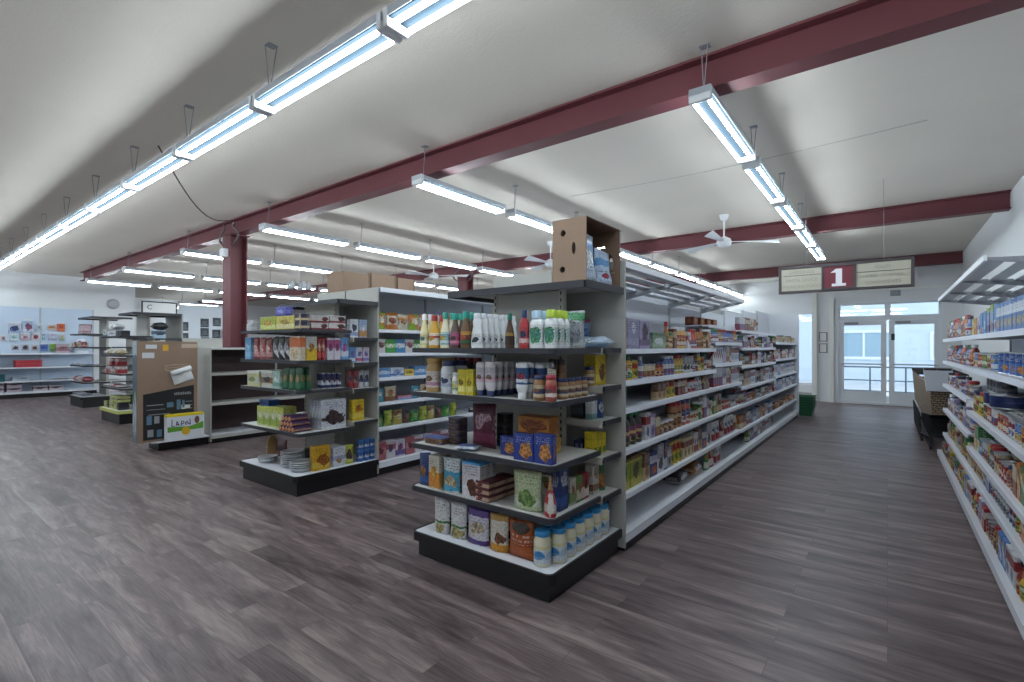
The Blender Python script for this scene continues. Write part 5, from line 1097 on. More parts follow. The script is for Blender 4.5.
rw(0, .10, .19, .82, UM, [('box', 'lilac', .13, .19, 1), ('jar', 'navy', .1, .18, 2), ('bottle', 'green', .09, .18, 1), ('bottle', 'orange', .08, .18, 1), ('box', 'white', .12, .18, 2), ('box', 'blue', .12, .18, 2), ('jar', 'brown', .1, .16, 2), ('can', 'maroon', .1, .13, 3), ('box', 'red', .13, .17, 1)], 1, 42)
rw(0, .10, .2, UM + .04, UE, [('box', 'yellow', .12, .17, 1), ('can', 'green', .1, .15, 2), ('pouch', 'orange', .13, .18, 2), ('jar', 'grey', .09, .15, 2), ('can', 'brown', .09, .14, 3)], 1, 43)
# plank sign on the wall above
ps = empty('wall_plaque', (1.195, 6.6, 1.80)); tag(ps, 'cream plaque with brown wooden edge standing above the top shelf, right wall', 'sign')
link('board', MB().box(-.02, .0, -.55, .55, -.0, .16).mesh('board'), mat('plaque_cream', 'c9bfa4', .6), ps)
link('edge', MB().box(-.035, .005, -.565, -.551, -.01, .17).box(-.035, .005, -.565, .565, .161, .172).mesh('edge'), mat('plaque_brown', '5a4030', .5), ps)
# ------------------------------------------------------------------ tall printed carton and pad box by the low gondola
tb = empty('tall_carton', (-8.17, 2.60, .137)); tag(tb, 'tall brown and black printed carton standing at the end of the low gondola', 'box')
TW, TH, TD = .74, 1.39, .17
mb = MB().box(-TD / 2, TD / 2, -TW / 2, TW / 2, 0, TH)
link('body', mb.mesh('body', .004), CARD, tb)
link('photo_side', MB().box(-TD / 2 + .004, TD / 2 - .004, -TW / 2 - .0025, -TW / 2 - .0005, .004, TH - .004).mesh('photo_side'), pm('5a7486', '3f6a3c', 'b8c8d4', top='b8ccd8', toplo=.86, lo=.38, hi=.52, ell=(.5, .25, .45, .25), txt=(.0, .01)), tb)
xf = TD / 2 + .0015
blk = MB().add([(xf, -TW / 2 + .07, .03), (xf, TW / 2 - .05, .03), (xf, TW / 2 - .05, .76), (xf, -TW / 2 + .07, .66), (xf - .001, -TW / 2 + .07, .03), (xf - .001, TW / 2 - .05, .03), (xf - .001, TW / 2 - .05, .76), (xf - .001, -TW / 2 + .07, .66)], [(0, 1, 2, 3), (7, 6, 5, 4), (0, 4, 5, 1), (1, 5, 6, 2), (2, 6, 7, 3), (3, 7, 4, 0)])
bp_ = link('black_print', blk.mesh('black_print'), mat('print_black', '1d1d20', .5), tb)
inkw = mat('print_grey', '8f9297', .6); inkt = mat('print_blue', '5a7a92', .6)
for i, (y0, y1, z0, z1, m) in enumerate(((-.26, -.06, .50, .512, inkw), (-.26, -.04, .44, .447, inkw), (-.24, .02, .37, .38, inkw), (-.02, .06, .46, .53, inkt), (.10, .15, .42, .56, inkt), (.17, .20, .44, .55, inkt), (.21, .30, .52, .53, inkw), (.21, .30, .47, .478, inkw), (.21, .30, .42, .43, inkw), (-.26, -.2, .24, .36, inkt), (-.17, -.11, .25, .35, inkw), (-.05, .02, .24, .36, inkt), (.06, .12, .22, .34, inkt), (-.25, -.18, .07, .17, inkw), (-.14, -.08, .06, .16, inkt), (-.04, .02, .07, .18, inkw))):
    link('printed_panel', MB().box(xf, xf + .0012, y0, y1, z0, z1).mesh('printed_panel'), m, bp_)
for k in range(10): link('title_mark', MB().box(xf, xf + .0012, .07 + .022 * k, .085 + .022 * k, .628, .66 + .004 * (k % 3)).mesh('title_mark'), inkw, bp_)
for nm, y0, y1, z0, z1, c in (('sticker', -.27, -.14, 1.29, 1.345, 'cfd2d6'), ('sticker', -.31, -.17, 1.16, 1.235, 'c9ccd0'), ('caution_mark', -.07, .0, 1.26, 1.345, 'd0a02c'), ('sticker', .16, .36, 1.30, 1.36, 'b7a58f'), ('sticker', .16, .27, .24 + .18, .26 + .22, 'cfd0d0')):
    link(nm, MB().box(xf, xf + .001, y0, y1, z0, z1).mesh(nm), mat('sticker_' + c, c, .6), tb)
pr = MB()
for k in range(3): pr.bar((xf, -.05, .98 + k * .035), (xf, .24, 1.0 + k * .035), .003, 4)
pr.tube([(xf, .0 + .14 * math.cos(a / 8 * PI) + .1, 1.015 + .05 * math.sin(a / 8 * PI)) for a in range(17)], .003, 4)
link('line_drawing', pr.mesh('line_drawing'), mat('print_pale', 'b9a692', .6), tb)
# curled paper hanging on the carton
vs, fs = [], []
for j in range(13):
    t = j / 12
    for s in (-1, 1):
        if t < .5: x, z = .02 + .01 * math.sin(t * 6), t * .36
        else:
            a = (t - .5) * 2 * 1.5 * PI; x, z = .055 - .035 * math.cos(a) + .0, .18 + .035 * math.sin(a)
        vs.append((x, s * .13, z))
for j in range(12): fs.append((2 * j, 2 * j + 1, 2 * j + 3, 2 * j + 2))
pp = link('paper_sheet', MB().add(vs, fs, 0, True).mesh('paper_sheet'), mat('paper_white', 'd9dbdc', .8), None, (-8.17 + TD / 2 - .005, 2.795, .94))
sd = pp.modifiers.new('thick', 'SOLIDIFY'); sd.thickness = .002
pp.rotation_euler = (.32, 0, 0)
tag(pp, 'curled white sheet of paper taped to the front of the tall carton', 'paper')
# pad box
pb = empty('pad_box', (-7.97, 2.76, .137)); tag(pb, 'white and green pad box with yellow top leaning before the tall carton', 'box')
PWd, PH, PD_ = .47, .37, .1
link('body', MB().box(-PD_ / 2, PD_ / 2, -PWd / 2, PWd / 2, 0, PH - .035).mesh('body', .003), mat('pad_white', 'd3d6de', .45), pb)
link('top', MB().box(-PD_ / 2 - .001, PD_ / 2 + .001, -PWd / 2 - .001, PWd / 2 + .001, PH - .034, PH).mesh('top', .003), mat('pad_yellow', 'd8c21e', .45), pb)
x = PD_ / 2 + .0008
gr = MB().add([(x, -PWd / 2 + .01, .125), (x, PWd / 2 - .01, .14), (x, PWd / 2 - .01, .24), (x, .05, .185), (x, -PWd / 2 + .01, .20)], [(0, 1, 2, 3, 4)])
link('green_print', gr.mesh('green_print'), mat('pad_green', '5f9a34', .45), pb)
link('yellow_seal', MB().lathe([(.055, 0), (.055, .002)], 24).mesh('yellow_seal'), mat('pad_gold', 'cfa51e', .45), pb).location = (x, .0, .125)
[o for o in C.objects if o.name == 'yellow_seal'][0].rotation_euler = (0, PI / 2, 0)
sw = MB()
for q in ([(-.17, .30), (-.175, .21), (-.14, .205)], [(-.12, .21), (-.11, .27), (-.085, .21), (-.115, .235)], [(-.06, .20), (-.055, .27), (-.025, .265), (-.03, .235), (-.058, .23)], [(.01, .21), (-.01, .24), (.015, .26), (.03, .22)], [(.05, .29), (.055, .21), (.03, .23)]):
    sw.tube([(x + .001, y_, z_) for y_, z_ in q], .0055, 5)
link('logo_strokes', sw.mesh('logo_strokes'), mat('pad_ink', '3c3a6a', .5), pb)
link('dog_picture', MB().lathe([(.03, 0), (.032, .001)], 14, 1.7, 1).mesh('dog_picture'), mat('pad_brown', '6a4a3a', .6), pb).location = (x, .14, .27)
[o for o in C.objects if o.name == 'dog_picture'][0].rotation_euler = (0, PI / 2, .0)

# ------------------------------------------------------------------ far end caps
rr_ = random.Random(21)
def clutter(face, z, u0, u1, where, items, n0=.04, zmax=9, seed=0):
    rq = random.Random(seed); u = u0; k = 0; cnt = {}
    while True:
        desc, mk = items[k % len(items)]; k += 1
        p = mk()
        if u + p.w > u1: break
        cnt[0] = cnt.get(0, 0) + 1
        put(p, face.at(u + p.w / 2, n0 + p.d / 2, z + .001), face.rot + (rq.uniform(-.08, .08) if p.cat != 'box' else 0), '%s, %s from left, %s' % (desc, ordn(cnt[0]), where))
        u += p.w + rq.uniform(.012, .03)
def B_(w, d, h, *c, **k): return lambda: cached(('ck', w, d, h, c, str(k)), lambda: carton(w, d, h, pm(*c, **k), 'gift_box'))
def FB(w, d, h, *c, name='folded_textile'): return lambda: cached(('fb', w, d, h, c), lambda: flatbag(w, d, h, pm(*c), name, 'textile', 3))
clutter(EC4, .251, .11, 1.15, 'base deck, far end cap', [('yellow green edged box', B_(.22, .2, .12, 'b4b86a', '3a3a30', 'd0d0a0', lo=.4, hi=.6)), ('dark box', B_(.1, .16, .14, '2a2a2e', '44444a', '3a3a40')), ('pale yellow green box', B_(.24, .2, .14, 'bfc27a', '34342c', 'd0d0b0', lo=.42, hi=.58))], seed=1)
for k in range(2): put(B_(.24, .2, .11, 'bfc27a', '34342c', 'd0d0b0', lo=.42, hi=.58)(), EC4.at(.62 + .27 * k, .14, .394), 0, 'pale yellow green box stacked on others, %s, base deck of far end cap' % ordn(k + 1))
clutter(EC4, .661, .04, 1.15, 'first shelf, far end cap', [('flat grey parcel', FB(.26, .22, .06, 'b4b6ba', '8a5a60', 'd0d2d6')), ('flat white parcel', FB(.22, .2, .05, 'cfd0d4', 'a8a8ae', '7a3a40')), ('dull red parcel', FB(.2, .2, .07, '8a3a44', 'b08088', 'c8b8b8'))], seed=2)
clutter(EC4, .941, .04, 1.15, 'second shelf, far end cap', [('cream food tray', B_(.2, .16, .05, 'c6c0b0', '8a8070', 'a07a50')), ('red and white gift box', B_(.17, .15, .15, '9a3038', 'd2cfd0', 'c0a0a0', lo=.55, hi=.9)), ('white gift box', B_(.16, .15, .12, 'd0ced2', 'a84a54', '9a8a90', lo=.1, hi=.35))], seed=3)
for k in range(2): put(B_(.17, .15, .13, '9a3038', 'd2cfd0', 'c0a0a0', lo=.55, hi=.9)(), EC4.at(.5 + .36 * k, .13, 1.105), 0, 'red and white gift box on top of another, %s, far end cap' % ordn(k + 1))
clutter(EC4, 1.291, .04, 1.15, 'third shelf, far end cap', [('white crumpled bag', FB(.24, .2, .1, 'd0d2d6', 'a8acb4', 'b0a890', name='plastic_bag')), ('cream bag', FB(.2, .18, .11, 'c9bfa4', '8a7a5a', 'a8905a', name='plastic_bag'))], seed=4)
clutter(EC4, 1.661, .06, .32, 'fourth shelf, far end cap', [('teal ended white box', B_(.2, .16, .14, 'cdd0d2', '2f5a54', '8a9a9a', lo=.0, hi=.2))], seed=5)
put(B_(.55, .2, .11, 'd2d4d8', 'a8acb2', '7a8088', lo=.3, hi=.5)(), EC4.at(.55, .16, 1.662), 0, 'long white printed box on the fourth shelf of the far end cap')
put(flatbag(.42, .18, .13, pm('c9ccd0', '9aa0a8', '5a6068'), 'plastic_bag', seed=9), EC4.at(.56, .15, 1.776), -.06, 'crumpled clear bag lying on the long white printed box')
for k in range(2): put(B_(.16, .14, .1, '1f1f24', '34343a', '26262a')(), EC4.at(.92 + .18 * k, .12, 1.662), 0, 'black box near the right end of the fourth shelf, %s, far end cap' % ordn(k + 1))
W4 = Face((-11.44, 3.40), (0, 1), (-1, 0), PI / 2)
put(B_(.2, .16, .16, 'a8bcd0', '4a5a6a', '2a3a4a', lo=.5, hi=.9)(), W4.at(.14, .1, 1.621), PI / 2, 'pale blue printed box on the wing shelf of the far end cap')
put(flatbag(.26, .2, .15, pm('1a1a1e', '2a2a30', '3a3a40'), 'black_bag', seed=2), W4.at(.16, .12, 1.785), PI / 2, 'black bag slumped over the pale blue printed box')
hb = empty('header_board', (-11.55, 3.56, 2.121)); tag(hb, 'white header board in dark frame on top of the far end cap', 'sign')
link('frame', MB().box(-.02, .02, -.30, -.28, 0, .23).box(-.02, .02, .28, .30, 0, .23).box(-.02, .02, -.28, .28, .21, .23).mesh('frame'), DARK, hb)
link('board', MB().box(-.012, .012, -.279, .279, 0, .209).mesh('board'), mat('header_white', 'c9cac8', .6), hb)
text('C', .13, DARK, hb, (.0135, -.17, .11), PI / 2, PI / 2)
E5 = 'of the farthest end cap'
clutter(EC5, .251, .11, 1.2, 'base deck, farthest end cap', [('flat grey textile', FB(.3, .24, .07, '8a8e98', 'b4b6bc', '5a5e68')), ('white folded textile', FB(.26, .24, .06, 'c6c8cc', '9a9ca4', '8a8a90'))], seed=6)
clutter(EC5, .601, .03, 1.2, 'first shelf, farthest end cap', [('dark red textile', FB(.26, .24, .12, '8a2432', 'a84a54', 'c8b8b8')), ('white and red textile', FB(.24, .22, .11, 'c8c4c8', '9a3a44', 'a86a70')), ('pale textile', FB(.26, .22, .05, 'c9cacc', 'a8aab0', '9a9ca2'))], seed=7)
clutter(EC5, 1.001, .03, 1.2, 'second shelf, farthest end cap', [('flat white pack', FB(.28, .22, .06, 'c9ccd2', '8a96b0', '6a7690')), ('flat blue grey pack', FB(.26, .22, .05, '8a98b4', 'b0bac8', '5a6680'))], seed=8)
clutter(EC5, 1.451, .03, 1.2, 'third shelf, farthest end cap', [('cream carton', B_(.26, .15, .1, 'c4b98e', 'a89a6a', '8a7a4a')), ('small red carton', B_(.1, .1, .12, '8a2a30', 'c0a0a0', 'd0c0c0')), ('pink soft toy bag', lambda: cached('pk', lambda: pouch(.2, .12, .16, pm('c08a98', '9a3a4a', 'd0c8cc'), 'gift_bag', 'bag', 'pillow')))], seed=9)
for k in range(3): put(carton(.03, .2, .24, pm('7a5a58', 'b0a0a0', 'c8c0c0'), 'book', 'book'), EC5.at(.42 + .11 * k, .2, 1.778), 0, 'thin dark book leaning on the fourth shelf, %s of three, farthest end cap' % ordn(k + 1), None, .3)
clutter(EC5, 1.771, .75, 1.2, 'fourth shelf, farthest end cap', [('pale pink carton', B_(.18, .15, .2, 'c4a8b0', '9a7a84', 'd0c4c8'))], seed=10)
# ------------------------------------------------------------------ left wall stock
HP = [(7.5, 21.5, 334, 319.5, 'white', 'dark blue disc', pm('c6ccd8', '9ab0d0', '2c3f78', ell=(.5, .5, .36, .25), food=0)), (22, 34.5, 333, 316.5, 'pale blue', 'red bow', pm('b0c4e0', 'd0d8e4', '8a4a6a', ell=(.5, .5, .3, .3))), (36, 43, 331, 322.5, 'small white', 'grey card', pm('c9ced6', 'a8b4c8', '8a98b0')), (47, 56, 330, 323, 'cream', 'orange strip', pm('cfc0b0', 'c87a4a', 'b06a4a', lo=.3, hi=.6)), (56.5, 65.5, 331.5, 321, 'bright orange', 'dark edge', pm('c8581e', 'd0703a', 'a83a1c')),
      (9, 19, 341, 332.5, 'pale green', 'white card', pm('b8ccd0', 'd0dcdc', '8ab0b4')), (20, 30.5, 340.5, 331.5, 'white', 'pink dots', pm('cfc8d0', 'b88a98', 'a05a70', ell=(.5, .5, .3, .15))), (31, 40.5, 341, 331, 'white', 'red bird shape', pm('cfccd2', 'c0b8c0', '8a2a38', ell=(.5, .55, .34, .25), food=0)), (41.5, 46, 340, 331.5, 'narrow blue', 'grey print', pm('8ab0c8', '6a98b8', 'c0d0d8')), (47.5, 58, 341, 331, 'pale lilac', 'grey grid', pm('b8bcd4', '8a90b0', 'd0d4e0')), (59, 65, 341, 332, 'pale yellow', 'leaf shape', pm('c0c8c0', '8aa890', 'c8b860')),
      (0, 6.5, 341, 334, 'white', 'red ring', pm('d0d0d4', 'c8c8cc', 'a04a54', ell=(.5, .5, .3, .25))), (11, 20, 350.5, 343, 'white', 'dark figure', pm('c6c6ce', 'a0a0b0', '3a3a50', ell=(.5, .5, .34, .25))), (21, 30, 351, 342, 'white', 'black figures', pm('c2c2ca', '9a98a8', '3a2a3a', ell=(.5, .55, .4, .3))), (31, 38.5, 351, 342.5, 'white', 'dark red blob', pm('c8c4ca', 'a8a0a8', '5a2a34', ell=(.5, .5, .34, .25))), (39.5, 48.5, 351, 342, 'blue', 'royal blue ball', pm('5a78b8', '7a98cc', '2a4a94', ell=(.5, .5, .4, .3), food=0)), (49, 59, 351, 341.5, 'lime green', 'round shape', pm('88b84a', '6a98a8', '9ac85a', ell=(.5, .5, .4, .3), food=0)), (60, 66, 351, 342, 'pale blue', 'violet print', pm('a8b8d4', '8090b8', '6a6aa0'))]
LF = Face((-20.035, 0), (0, 1), (-1, 0), PI / 2)
for px0, px1, yb, yt, c1, c2, m in HP:
    u0, u1, h0 = fit(LF, px0, px1, yt, 0, -.02)
    zb = H + (HY - yb) * LF.depth((u0 + u1) / 2, -.02) / FX
    w, h = u1 - u0 - .03, (h0 - zb) * .86
    me = MB().box(-w / 2, w / 2, -.03, -.012, 0, h * .86).mesh('blister_pack', .004)
    root = put(P('blister_pack', 'hanging pack', [('blister_pack', me, m), ('header_card', MB().box(-w / 2, w / 2, -.022, -.018, h * .861, h).mesh('header_card'), mat('card_white', 'c6ccd6', .6)), ('hook', MB().bar((0, -.03, h * .93), (0, .015, h * .93), .004, 5).mesh('hook'), GREY)], w, .03, h), LF.at((u0 + u1) / 2, -.0, zb), PI / 2, '%s hanging pack with %s on the pale blue pegboard' % (c1, c2))
put(bottle('jug', .36, .25, .42, C3('cfd6de'), WHITE, pm('cfd6de', 'a8b8c8')), LF.at(4.05, -.22, 1.272), PI / 2, 'large white jug standing on the top shelf of the left wall shelving')
LW_ = 'left wall shelving'
put(carton(.3, .2, .28, pm('b8a8b0', '9a6a74', '8a5a64', lo=.2, hi=.6)), LWF.at(4.1, .2, 1.271), PI / 2, 'pinkish carton at the right end of the top shelf, left wall shelving')
put(tubpack(.28, .2, .2, pm('c6d0d4', 'a8b8c0'), C3('d0d4d8')), LWF.at(2.45, .2, .871), PI / 2, 'white storage tub on the middle shelf of the left wall shelving')
for k in range(2): put(tubpack(.62, .3, .10, C3('a83440'), C3('b8404a')), LWF.at(3.35, .2, .871 + .102 * k), PI / 2, 'red storage tray, %s of two stacked on the left wall shelving' % ('lower', 'upper')[k])
put(flatbag(.4, .3, .24, pm('b8ac9c', '9a8a78', 'd0c8bc'), 'pillow', 'pillow'), LWF.at(1.95, .2, .481), PI / 2, 'beige pillow on the lower shelf of the left wall shelving')
put(carton(.5, .3, .2, pm('1f5a64', '2f6a74', '3a8088'), 'storage_box'), LWF.at(2.62, .2, .481), PI / 2, 'teal storage box on the lower shelf of the left wall shelving')
put(carton(.36, .25, .12, pm('a8b4c0', 'c8d0d8', '8a98a8'), 'storage_box'), LWF.at(3.2, .2, .481), PI / 2, 'pale grey storage box on the lower shelf of the left wall shelving')
for k in range(4): put(carton(.3, .25, .13, pm('b8aab4', '6a5a68', '4a3a48', lo=.5, hi=.8), 'gift_box'), LWF.at(2.5 + .36 * (k % 2) + .2, .2, .181 + .132 * (k // 2)), PI / 2, 'lilac and dark box, %s box of the %s layer, base deck of left wall shelving' % (ordn(k % 2 + 1), ('bottom', 'top')[k // 2]))
for k in range(2): put(carton(.3, .25, .13, pm('c4b8c0', '5a4a58', '3a2a38', lo=.5, hi=.8), 'gift_box'), LWF.at(3.6 + .34 * k, .2, .181), PI / 2, 'pale pink box, %s of two, right end of base deck, left wall shelving' % ordn(k + 1))
put(FB(.5, .25, .05, 'c4c6cc', '9a9ca4', '8a8a90')(), LWF.at(4.1, .15, .481), PI / 2, 'flat white pack at the right of the lower shelf, left wall shelving')
el = tag(link('wall_lamp', MB().lathe([(.16, 0), (.16, .05), (.11, .1), (.02, .11)], 20).mesh('wall_lamp'), mat('dull_plastic', 'a8a9ac', .5), None, (LW, 4.9, 2.85)), 'round grey emergency light high on the left wall', 'light')
el.rotation_euler = (0, PI / 2, 0)
# photo display in the side room
dp = empty('display_panel', (-20.35, 7.6, 0)); tag(dp, 'white display panel with dark framed photos beyond the left wall opening', 'display panel')
link('panel', MB().box(-.02, .02, -.75, .85, .0, 3.0).mesh('panel'), mat('display_white', 'cfd6de', .6), dp)
for k, (y, z) in enumerate(((-.58, 2.2), (-.58, 1.8), (-.6, 1.35), (.1, 2.35), (.1, 2.0), (.12, 1.65), (.52, 2.4), (.5, 1.95), (.5, 1.5), (-.2, 1.2))):
    fr = link('photo', MB().box(.021, .04, y - .14, y + .14, z - .16, z + .16).mesh('photo'), pm('3a4048', '5a6670', '8a949c', ell=(.5, .5, .3, .2), txt=(.0, .01)), dp)
fl = link('flag', MB().prism([(-20.2, 8.28), (-20.12, 8.28), (-20.1, 8.48), (-20.2, 8.48)], 1.0, 2.2).mesh('flag'), mat('flag_red', '9a2030', .7)); tag(fl, 'red banner hanging beside the white display panel with photos', 'banner')
# ------------------------------------------------------------------ green hand baskets beyond the long gondola
BG = mat('basket_green', '1f5a3c', .5)
def handbasket():
    mb = MB(); w0, d0, w1, d1, h = .15, .21, .19, .25, .2
    for s in (-1, 1):
        mb.add([(s * w0, -d0, 0), (s * w0, d0, 0), (s * w1, d1, h), (s * w1, -d1, h), (s * (w0 - .004), -d0, 0), (s * (w0 - .004), d0, 0), (s * (w1 - .004), d1, h), (s * (w1 - .004), -d1, h)], [(0, 1, 2, 3), (7, 6, 5, 4), (2, 6, 7, 3)])
        mb.add([(-w0, s * d0, 0), (w0, s * d0, 0), (w1, s * d1, h), (-w1, s * d1, h), (-w0, s * (d0 - .004), 0), (w0, s * (d0 - .004), 0), (w1, s * (d1 - .004), h), (-w1, s * (d1 - .004), h)], [(0, 1, 2, 3), (7, 6, 5, 4), (2, 6, 7, 3)])
    mb.box(-w0, w0, -d0, d0, 0, .004)
    rim = frame_rect_xy(w1 + .012, d1 + .012, h, .02)
    hd = MB()
    for s in (-1, 1): hd.tube([(s * (w1 + .01), -.12, h), (s * (w1 + .022), -.11, h + .012), (s * (w1 + .022), .11, h + .012), (s * (w1 + .01), .12, h)], .006, 6)
    return P('hand_basket', 'basket', [('hand_basket', mb.mesh('hand_basket'), BG), ('rim', rim, BG), ('handle', hd.mesh('handle'), BLACK)], .4, .5, .2)
def frame_rect_xy(w, d, z, t):
    return MB().box(-w, -w + t, -d, d, z - .015, z).box(w - t, w, -d, d, z - .015, z).box(-w + t, w - t, -d, -d + t, z - .015, z).box(-w + t, w - t, d - t, d, z - .015, z).mesh('rim')
hbk = handbasket()
for k in range(5): put(hbk, (-1.42 + .0, 12.2, .001 + .052 * k), .0, 'green hand basket, %s from the bottom of the stack past the long gondola' % ordn(k + 1), 'green hand baskets')
# ------------------------------------------------------------------ nested trolleys by the right wall
def wicker():
    m = bpy.data.materials.new('tan_mesh_plastic'); m.use_nodes = True; nt = m.node_tree; b = nt.nodes['Principled BSDF']
    tc = nt.nodes.new('ShaderNodeTexCoord'); sp = nt.nodes.new('ShaderNodeTexBrick'); sp.inputs['Scale'].default_value = 11; sp.inputs['Brick Width'].default_value = .7; sp.inputs['Row Height'].default_value = .36; sp.inputs['Mortar Size'].default_value = .06
    sp.inputs['Color1'].default_value = lin('917c66'); sp.inputs['Color2'].default_value = lin('a08a72'); sp.inputs['Mortar'].default_value = lin('43382e')
    mp = nt.nodes.new('ShaderNodeCombineXYZ'); s3 = nt.nodes.new('ShaderNodeSeparateXYZ'); nt.links.new(tc.outputs['Object'], s3.inputs[0])
    ad = nt.nodes.new('ShaderNodeMath'); nt.links.new(s3.outputs[0], ad.inputs[0]); nt.links.new(s3.outputs[1], ad.inputs[1])
    nt.links.new(ad.outputs[0], mp.inputs[0]); nt.links.new(s3.outputs[2], mp.inputs[1]); nt.links.new(mp.outputs[0], sp.inputs['Vector'])
    nt.links.new(sp.outputs['Color'], b.inputs['Base Color']); b.inputs['Roughness'].default_value = .6; return m
WK = wicker()
def trolley_parts():
    # front of the trolley (narrow end) at -Y
    bk = MB(); t = .008
    A = [(-.17, -.40, .50), (.17, -.40, .50), (.25, .40, .44), (-.25, .40, .44)]; Bt = [(-.20, -.46, .92), (.20, -.46, .92), (.29, .42, 1.0), (-.29, .42, 1.0)]
    for i, j in ((0, 1), (1, 2), (3, 0)):
        o = [Vector(v) for v in (A[i], A[j], Bt[j], Bt[i])]; nrm = (o[1] - o[0]).cross(o[3] - o[0]).normalized() * t
        bk.add(o + [v - nrm for v in o], [(0, 1, 2, 3), (7, 6, 5, 4), (0, 4, 5, 1), (1, 5, 6, 2), (2, 6, 7, 3), (3, 7, 4, 0)])
    bk.add([Vector(v) for v in A] + [Vector(v) + Vector((0, 0, -t)) for v in A], [(0, 1, 2, 3), (7, 6, 5, 4), (0, 4, 5, 1), (1, 5, 6, 2), (2, 6, 7, 3), (3, 7, 4, 0)])
    rm = MB().tube([Bt[3], Bt[0], Bt[1], Bt[2]], .007, 6)
    fr = MB()
    for s in (-1, 1): fr.tube([(s * .272, .42, .425), (s * .262, .37, .13), (s * .2, -.42, .19)], .009, 6)
    gr = MB().bar((-.2, -.42, .19), (.2, -.42, .19), .009, 6)
    for k in range(6): gr.bar((-.2 - .01 * k, -.35 + .13 * k, .183 - .01 * k), (.2 + .01 * k, -.35 + .13 * k, .183 - .01 * k), .006, 5)
    for k in range(5): gr.bar((-.185, -.42, .22 + .05 * k), (.185, -.42, .22 + .05 * k), .006, 5)
    for s in (-1, 1): gr.bar((s * .185, -.42, .19), (s * .185, -.42, .43), .008, 6)
    hd = MB().bar((-.29, .47, 1.03), (.29, .47, 1.03), .013, 8).bar((-.29, .42, 1.0), (-.29, .47, 1.03), .008, 6).bar((.29, .42, 1.0), (.29, .47, 1.03), .008, 6)
    wh = []
    for sx, sy in ((-1, -1), (1, -1), (-1, 1), (1, 1)):
        wx_, wy = sx * (.185 if sy < 0 else .25), (-.4 if sy < 0 else .36)
        m_ = MB().bar((wx_ - .014, wy, .05), (wx_ + .014, wy, .05), .05, 12).box(wx_ - .02, wx_ + .02, wy - .012, wy + .012, .05, .18 if sy < 0 else .125)
        wh.append(m_.mesh('wheel'))
    return [('basket', bk.mesh('basket'), WK), ('rim', rm.mesh('rim'), WK), ('frame', fr.mesh('frame'), BLACK), ('lower_rack', gr.mesh('lower_rack'), BLACK), ('handle', hd.mesh('handle'), BLACK)] + [('wheel', w, BLACK) for w in wh]
TP = trolley_parts()
for k in range(10):
    r = empty('shopping_trolley', (.67, 9.55 + .26 * k, 0)); tag(r, 'tan mesh basket shopping trolley, %s in the nested row by the doors' % ordn(k + 1), 'shopping trolley', 'nested trolleys')
    for n, me, m in TP: link(n, me, m, r)
wb = MB()
w0, w1 = .12, .15
for s in (-1, 1):
    wb.add([(s * w0, -.06, 0), (s * w0, .06, 0), (s * w1, .09, .28), (s * w1, -.09, .28), (s * (w0 - .005), -.06, 0), (s * (w0 - .005), .06, 0), (s * (w1 - .005), .09, .28), (s * (w1 - .005), -.09, .28)], [(0, 1, 2, 3), (7, 6, 5, 4), (2, 6, 7, 3)])
    wb.add([(-w0, s * .06, 0), (w0, s * .06, 0), (w1, s * .09, .28), (-w1, s * .09, .28), (-w0, s * .055, 0), (w0, s * .055, 0), (w1, s * .085, .28), (-w1, s * .085, .28)], [(0, 1, 2, 3), (7, 6, 5, 4), (2, 6, 7, 3)])
wb.box(-w0, w0, -.06, .06, 0, .006)
wbk = link('white_basket', wb.mesh('white_basket'), mat('basket_white', 'ccd2da', .5), None, (.55, 8.985, .84))
link('handle', MB().tube([(-.15, 0, .28), (-.15, .0, .32), (.15, .0, .32), (.15, 0, .28)], .007, 6).mesh('handle'), GREY, wbk)
link('hook', MB().tube([(0, .085, .27), (0, .11, .29), (0, .135, .2)], .006, 5).mesh('hook'), GREY, wbk)
tag(wbk, 'white plastic basket hung on the front of the first trolley', 'basket')
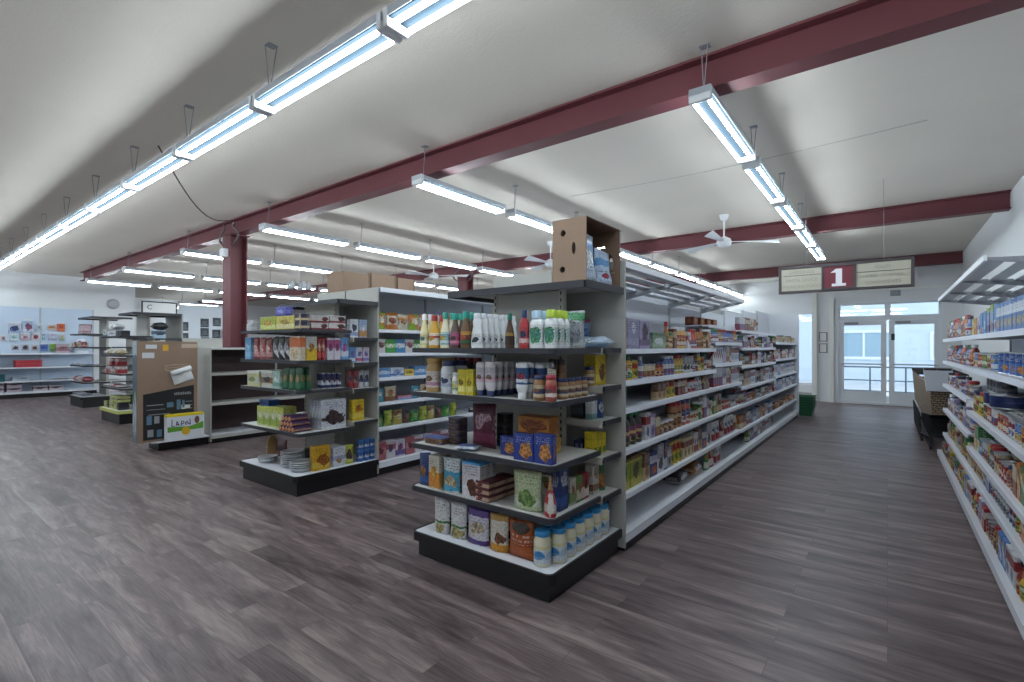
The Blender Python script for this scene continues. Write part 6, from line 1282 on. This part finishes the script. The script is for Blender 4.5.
# white lamp cluster among the ceiling lights
cl = empty('hanging_lamp', (-13.0, 7.3, CZ)); tag(cl, 'cluster of small white glass shades hanging beyond the red column', 'lamp')
link('rod', MB().bar((0, 0, -.42), (0, 0, -.001), .012).mesh('rod'), WHITE, cl)
for k in range(5):
    a = 2 * PI * k / 5
    link('arm', MB().bar((0, 0, -.4), (.25 * math.cos(a), .25 * math.sin(a), -.38), .01).mesh('arm'), WHITE, cl)
    link('shade', MB().lathe([(.03, 0), (.05, -.04), (.085, -.2), (.08, -.2), (.045, -.04), (.02, -.01)], 12, cap=False, off=(.25 * math.cos(a), .25 * math.sin(a), -.37)).mesh('shade'), mat('milk_glass', 'dfe5ea', .3), cl)
# repeats that share one shape carry one group
import re as _re
_by = {}
for o in list(C.objects):
    if o.parent is None and o.type == 'MESH' and o.get('label') and not o.get('group'): _by.setdefault(o.data.name, []).append(o)
for v in _by.values():
    if len(v) > 1:
        nm = _re.sub(r'\.\d+$', '', v[0].name).replace('_', ' ')
        head = v[0]['label'].split(',')[0]
        for o in v: o['group'] = 'alike: ' + head if nm in head else '%s alike: %s' % (nm, head)
# ------------------------------------------------------------------ camera, sky, view
cam = bpy.data.cameras.new('camera'); co = bpy.data.objects.new('camera', cam); C.objects.link(co)
cam.sensor_width = 36; cam.lens = 36 * FX / 1024; cam.shift_y = 6 / 1024; cam.clip_start = .05; cam.clip_end = 200
co.location = (0, 0, H); co.rotation_euler = (PI / 2, 0, math.atan2(.606, .7953))
bpy.context.scene.camera = co
wd = bpy.data.worlds.new('sky'); bpy.context.scene.world = wd; wd.use_nodes = True
nt = wd.node_tree; bg = nt.nodes['Background']
bg.inputs[0].default_value = (.80, .9, 1, 1); bg.inputs[1].default_value = SKY
sc = bpy.context.scene
sc.view_settings.view_transform = 'Standard'; sc.view_settings.look = 'None'; sc.view_settings.gamma = 1; sc.view_settings.use_curve_mapping = False
sc.view_settings.exposure = EXPOSURE
sc.cycles.use_denoising = True
sc.cycles.max_bounces = 8; sc.cycles.diffuse_bounces = 5; sc.cycles.sample_clamp_indirect = 8
bpy.context.view_layer.update()
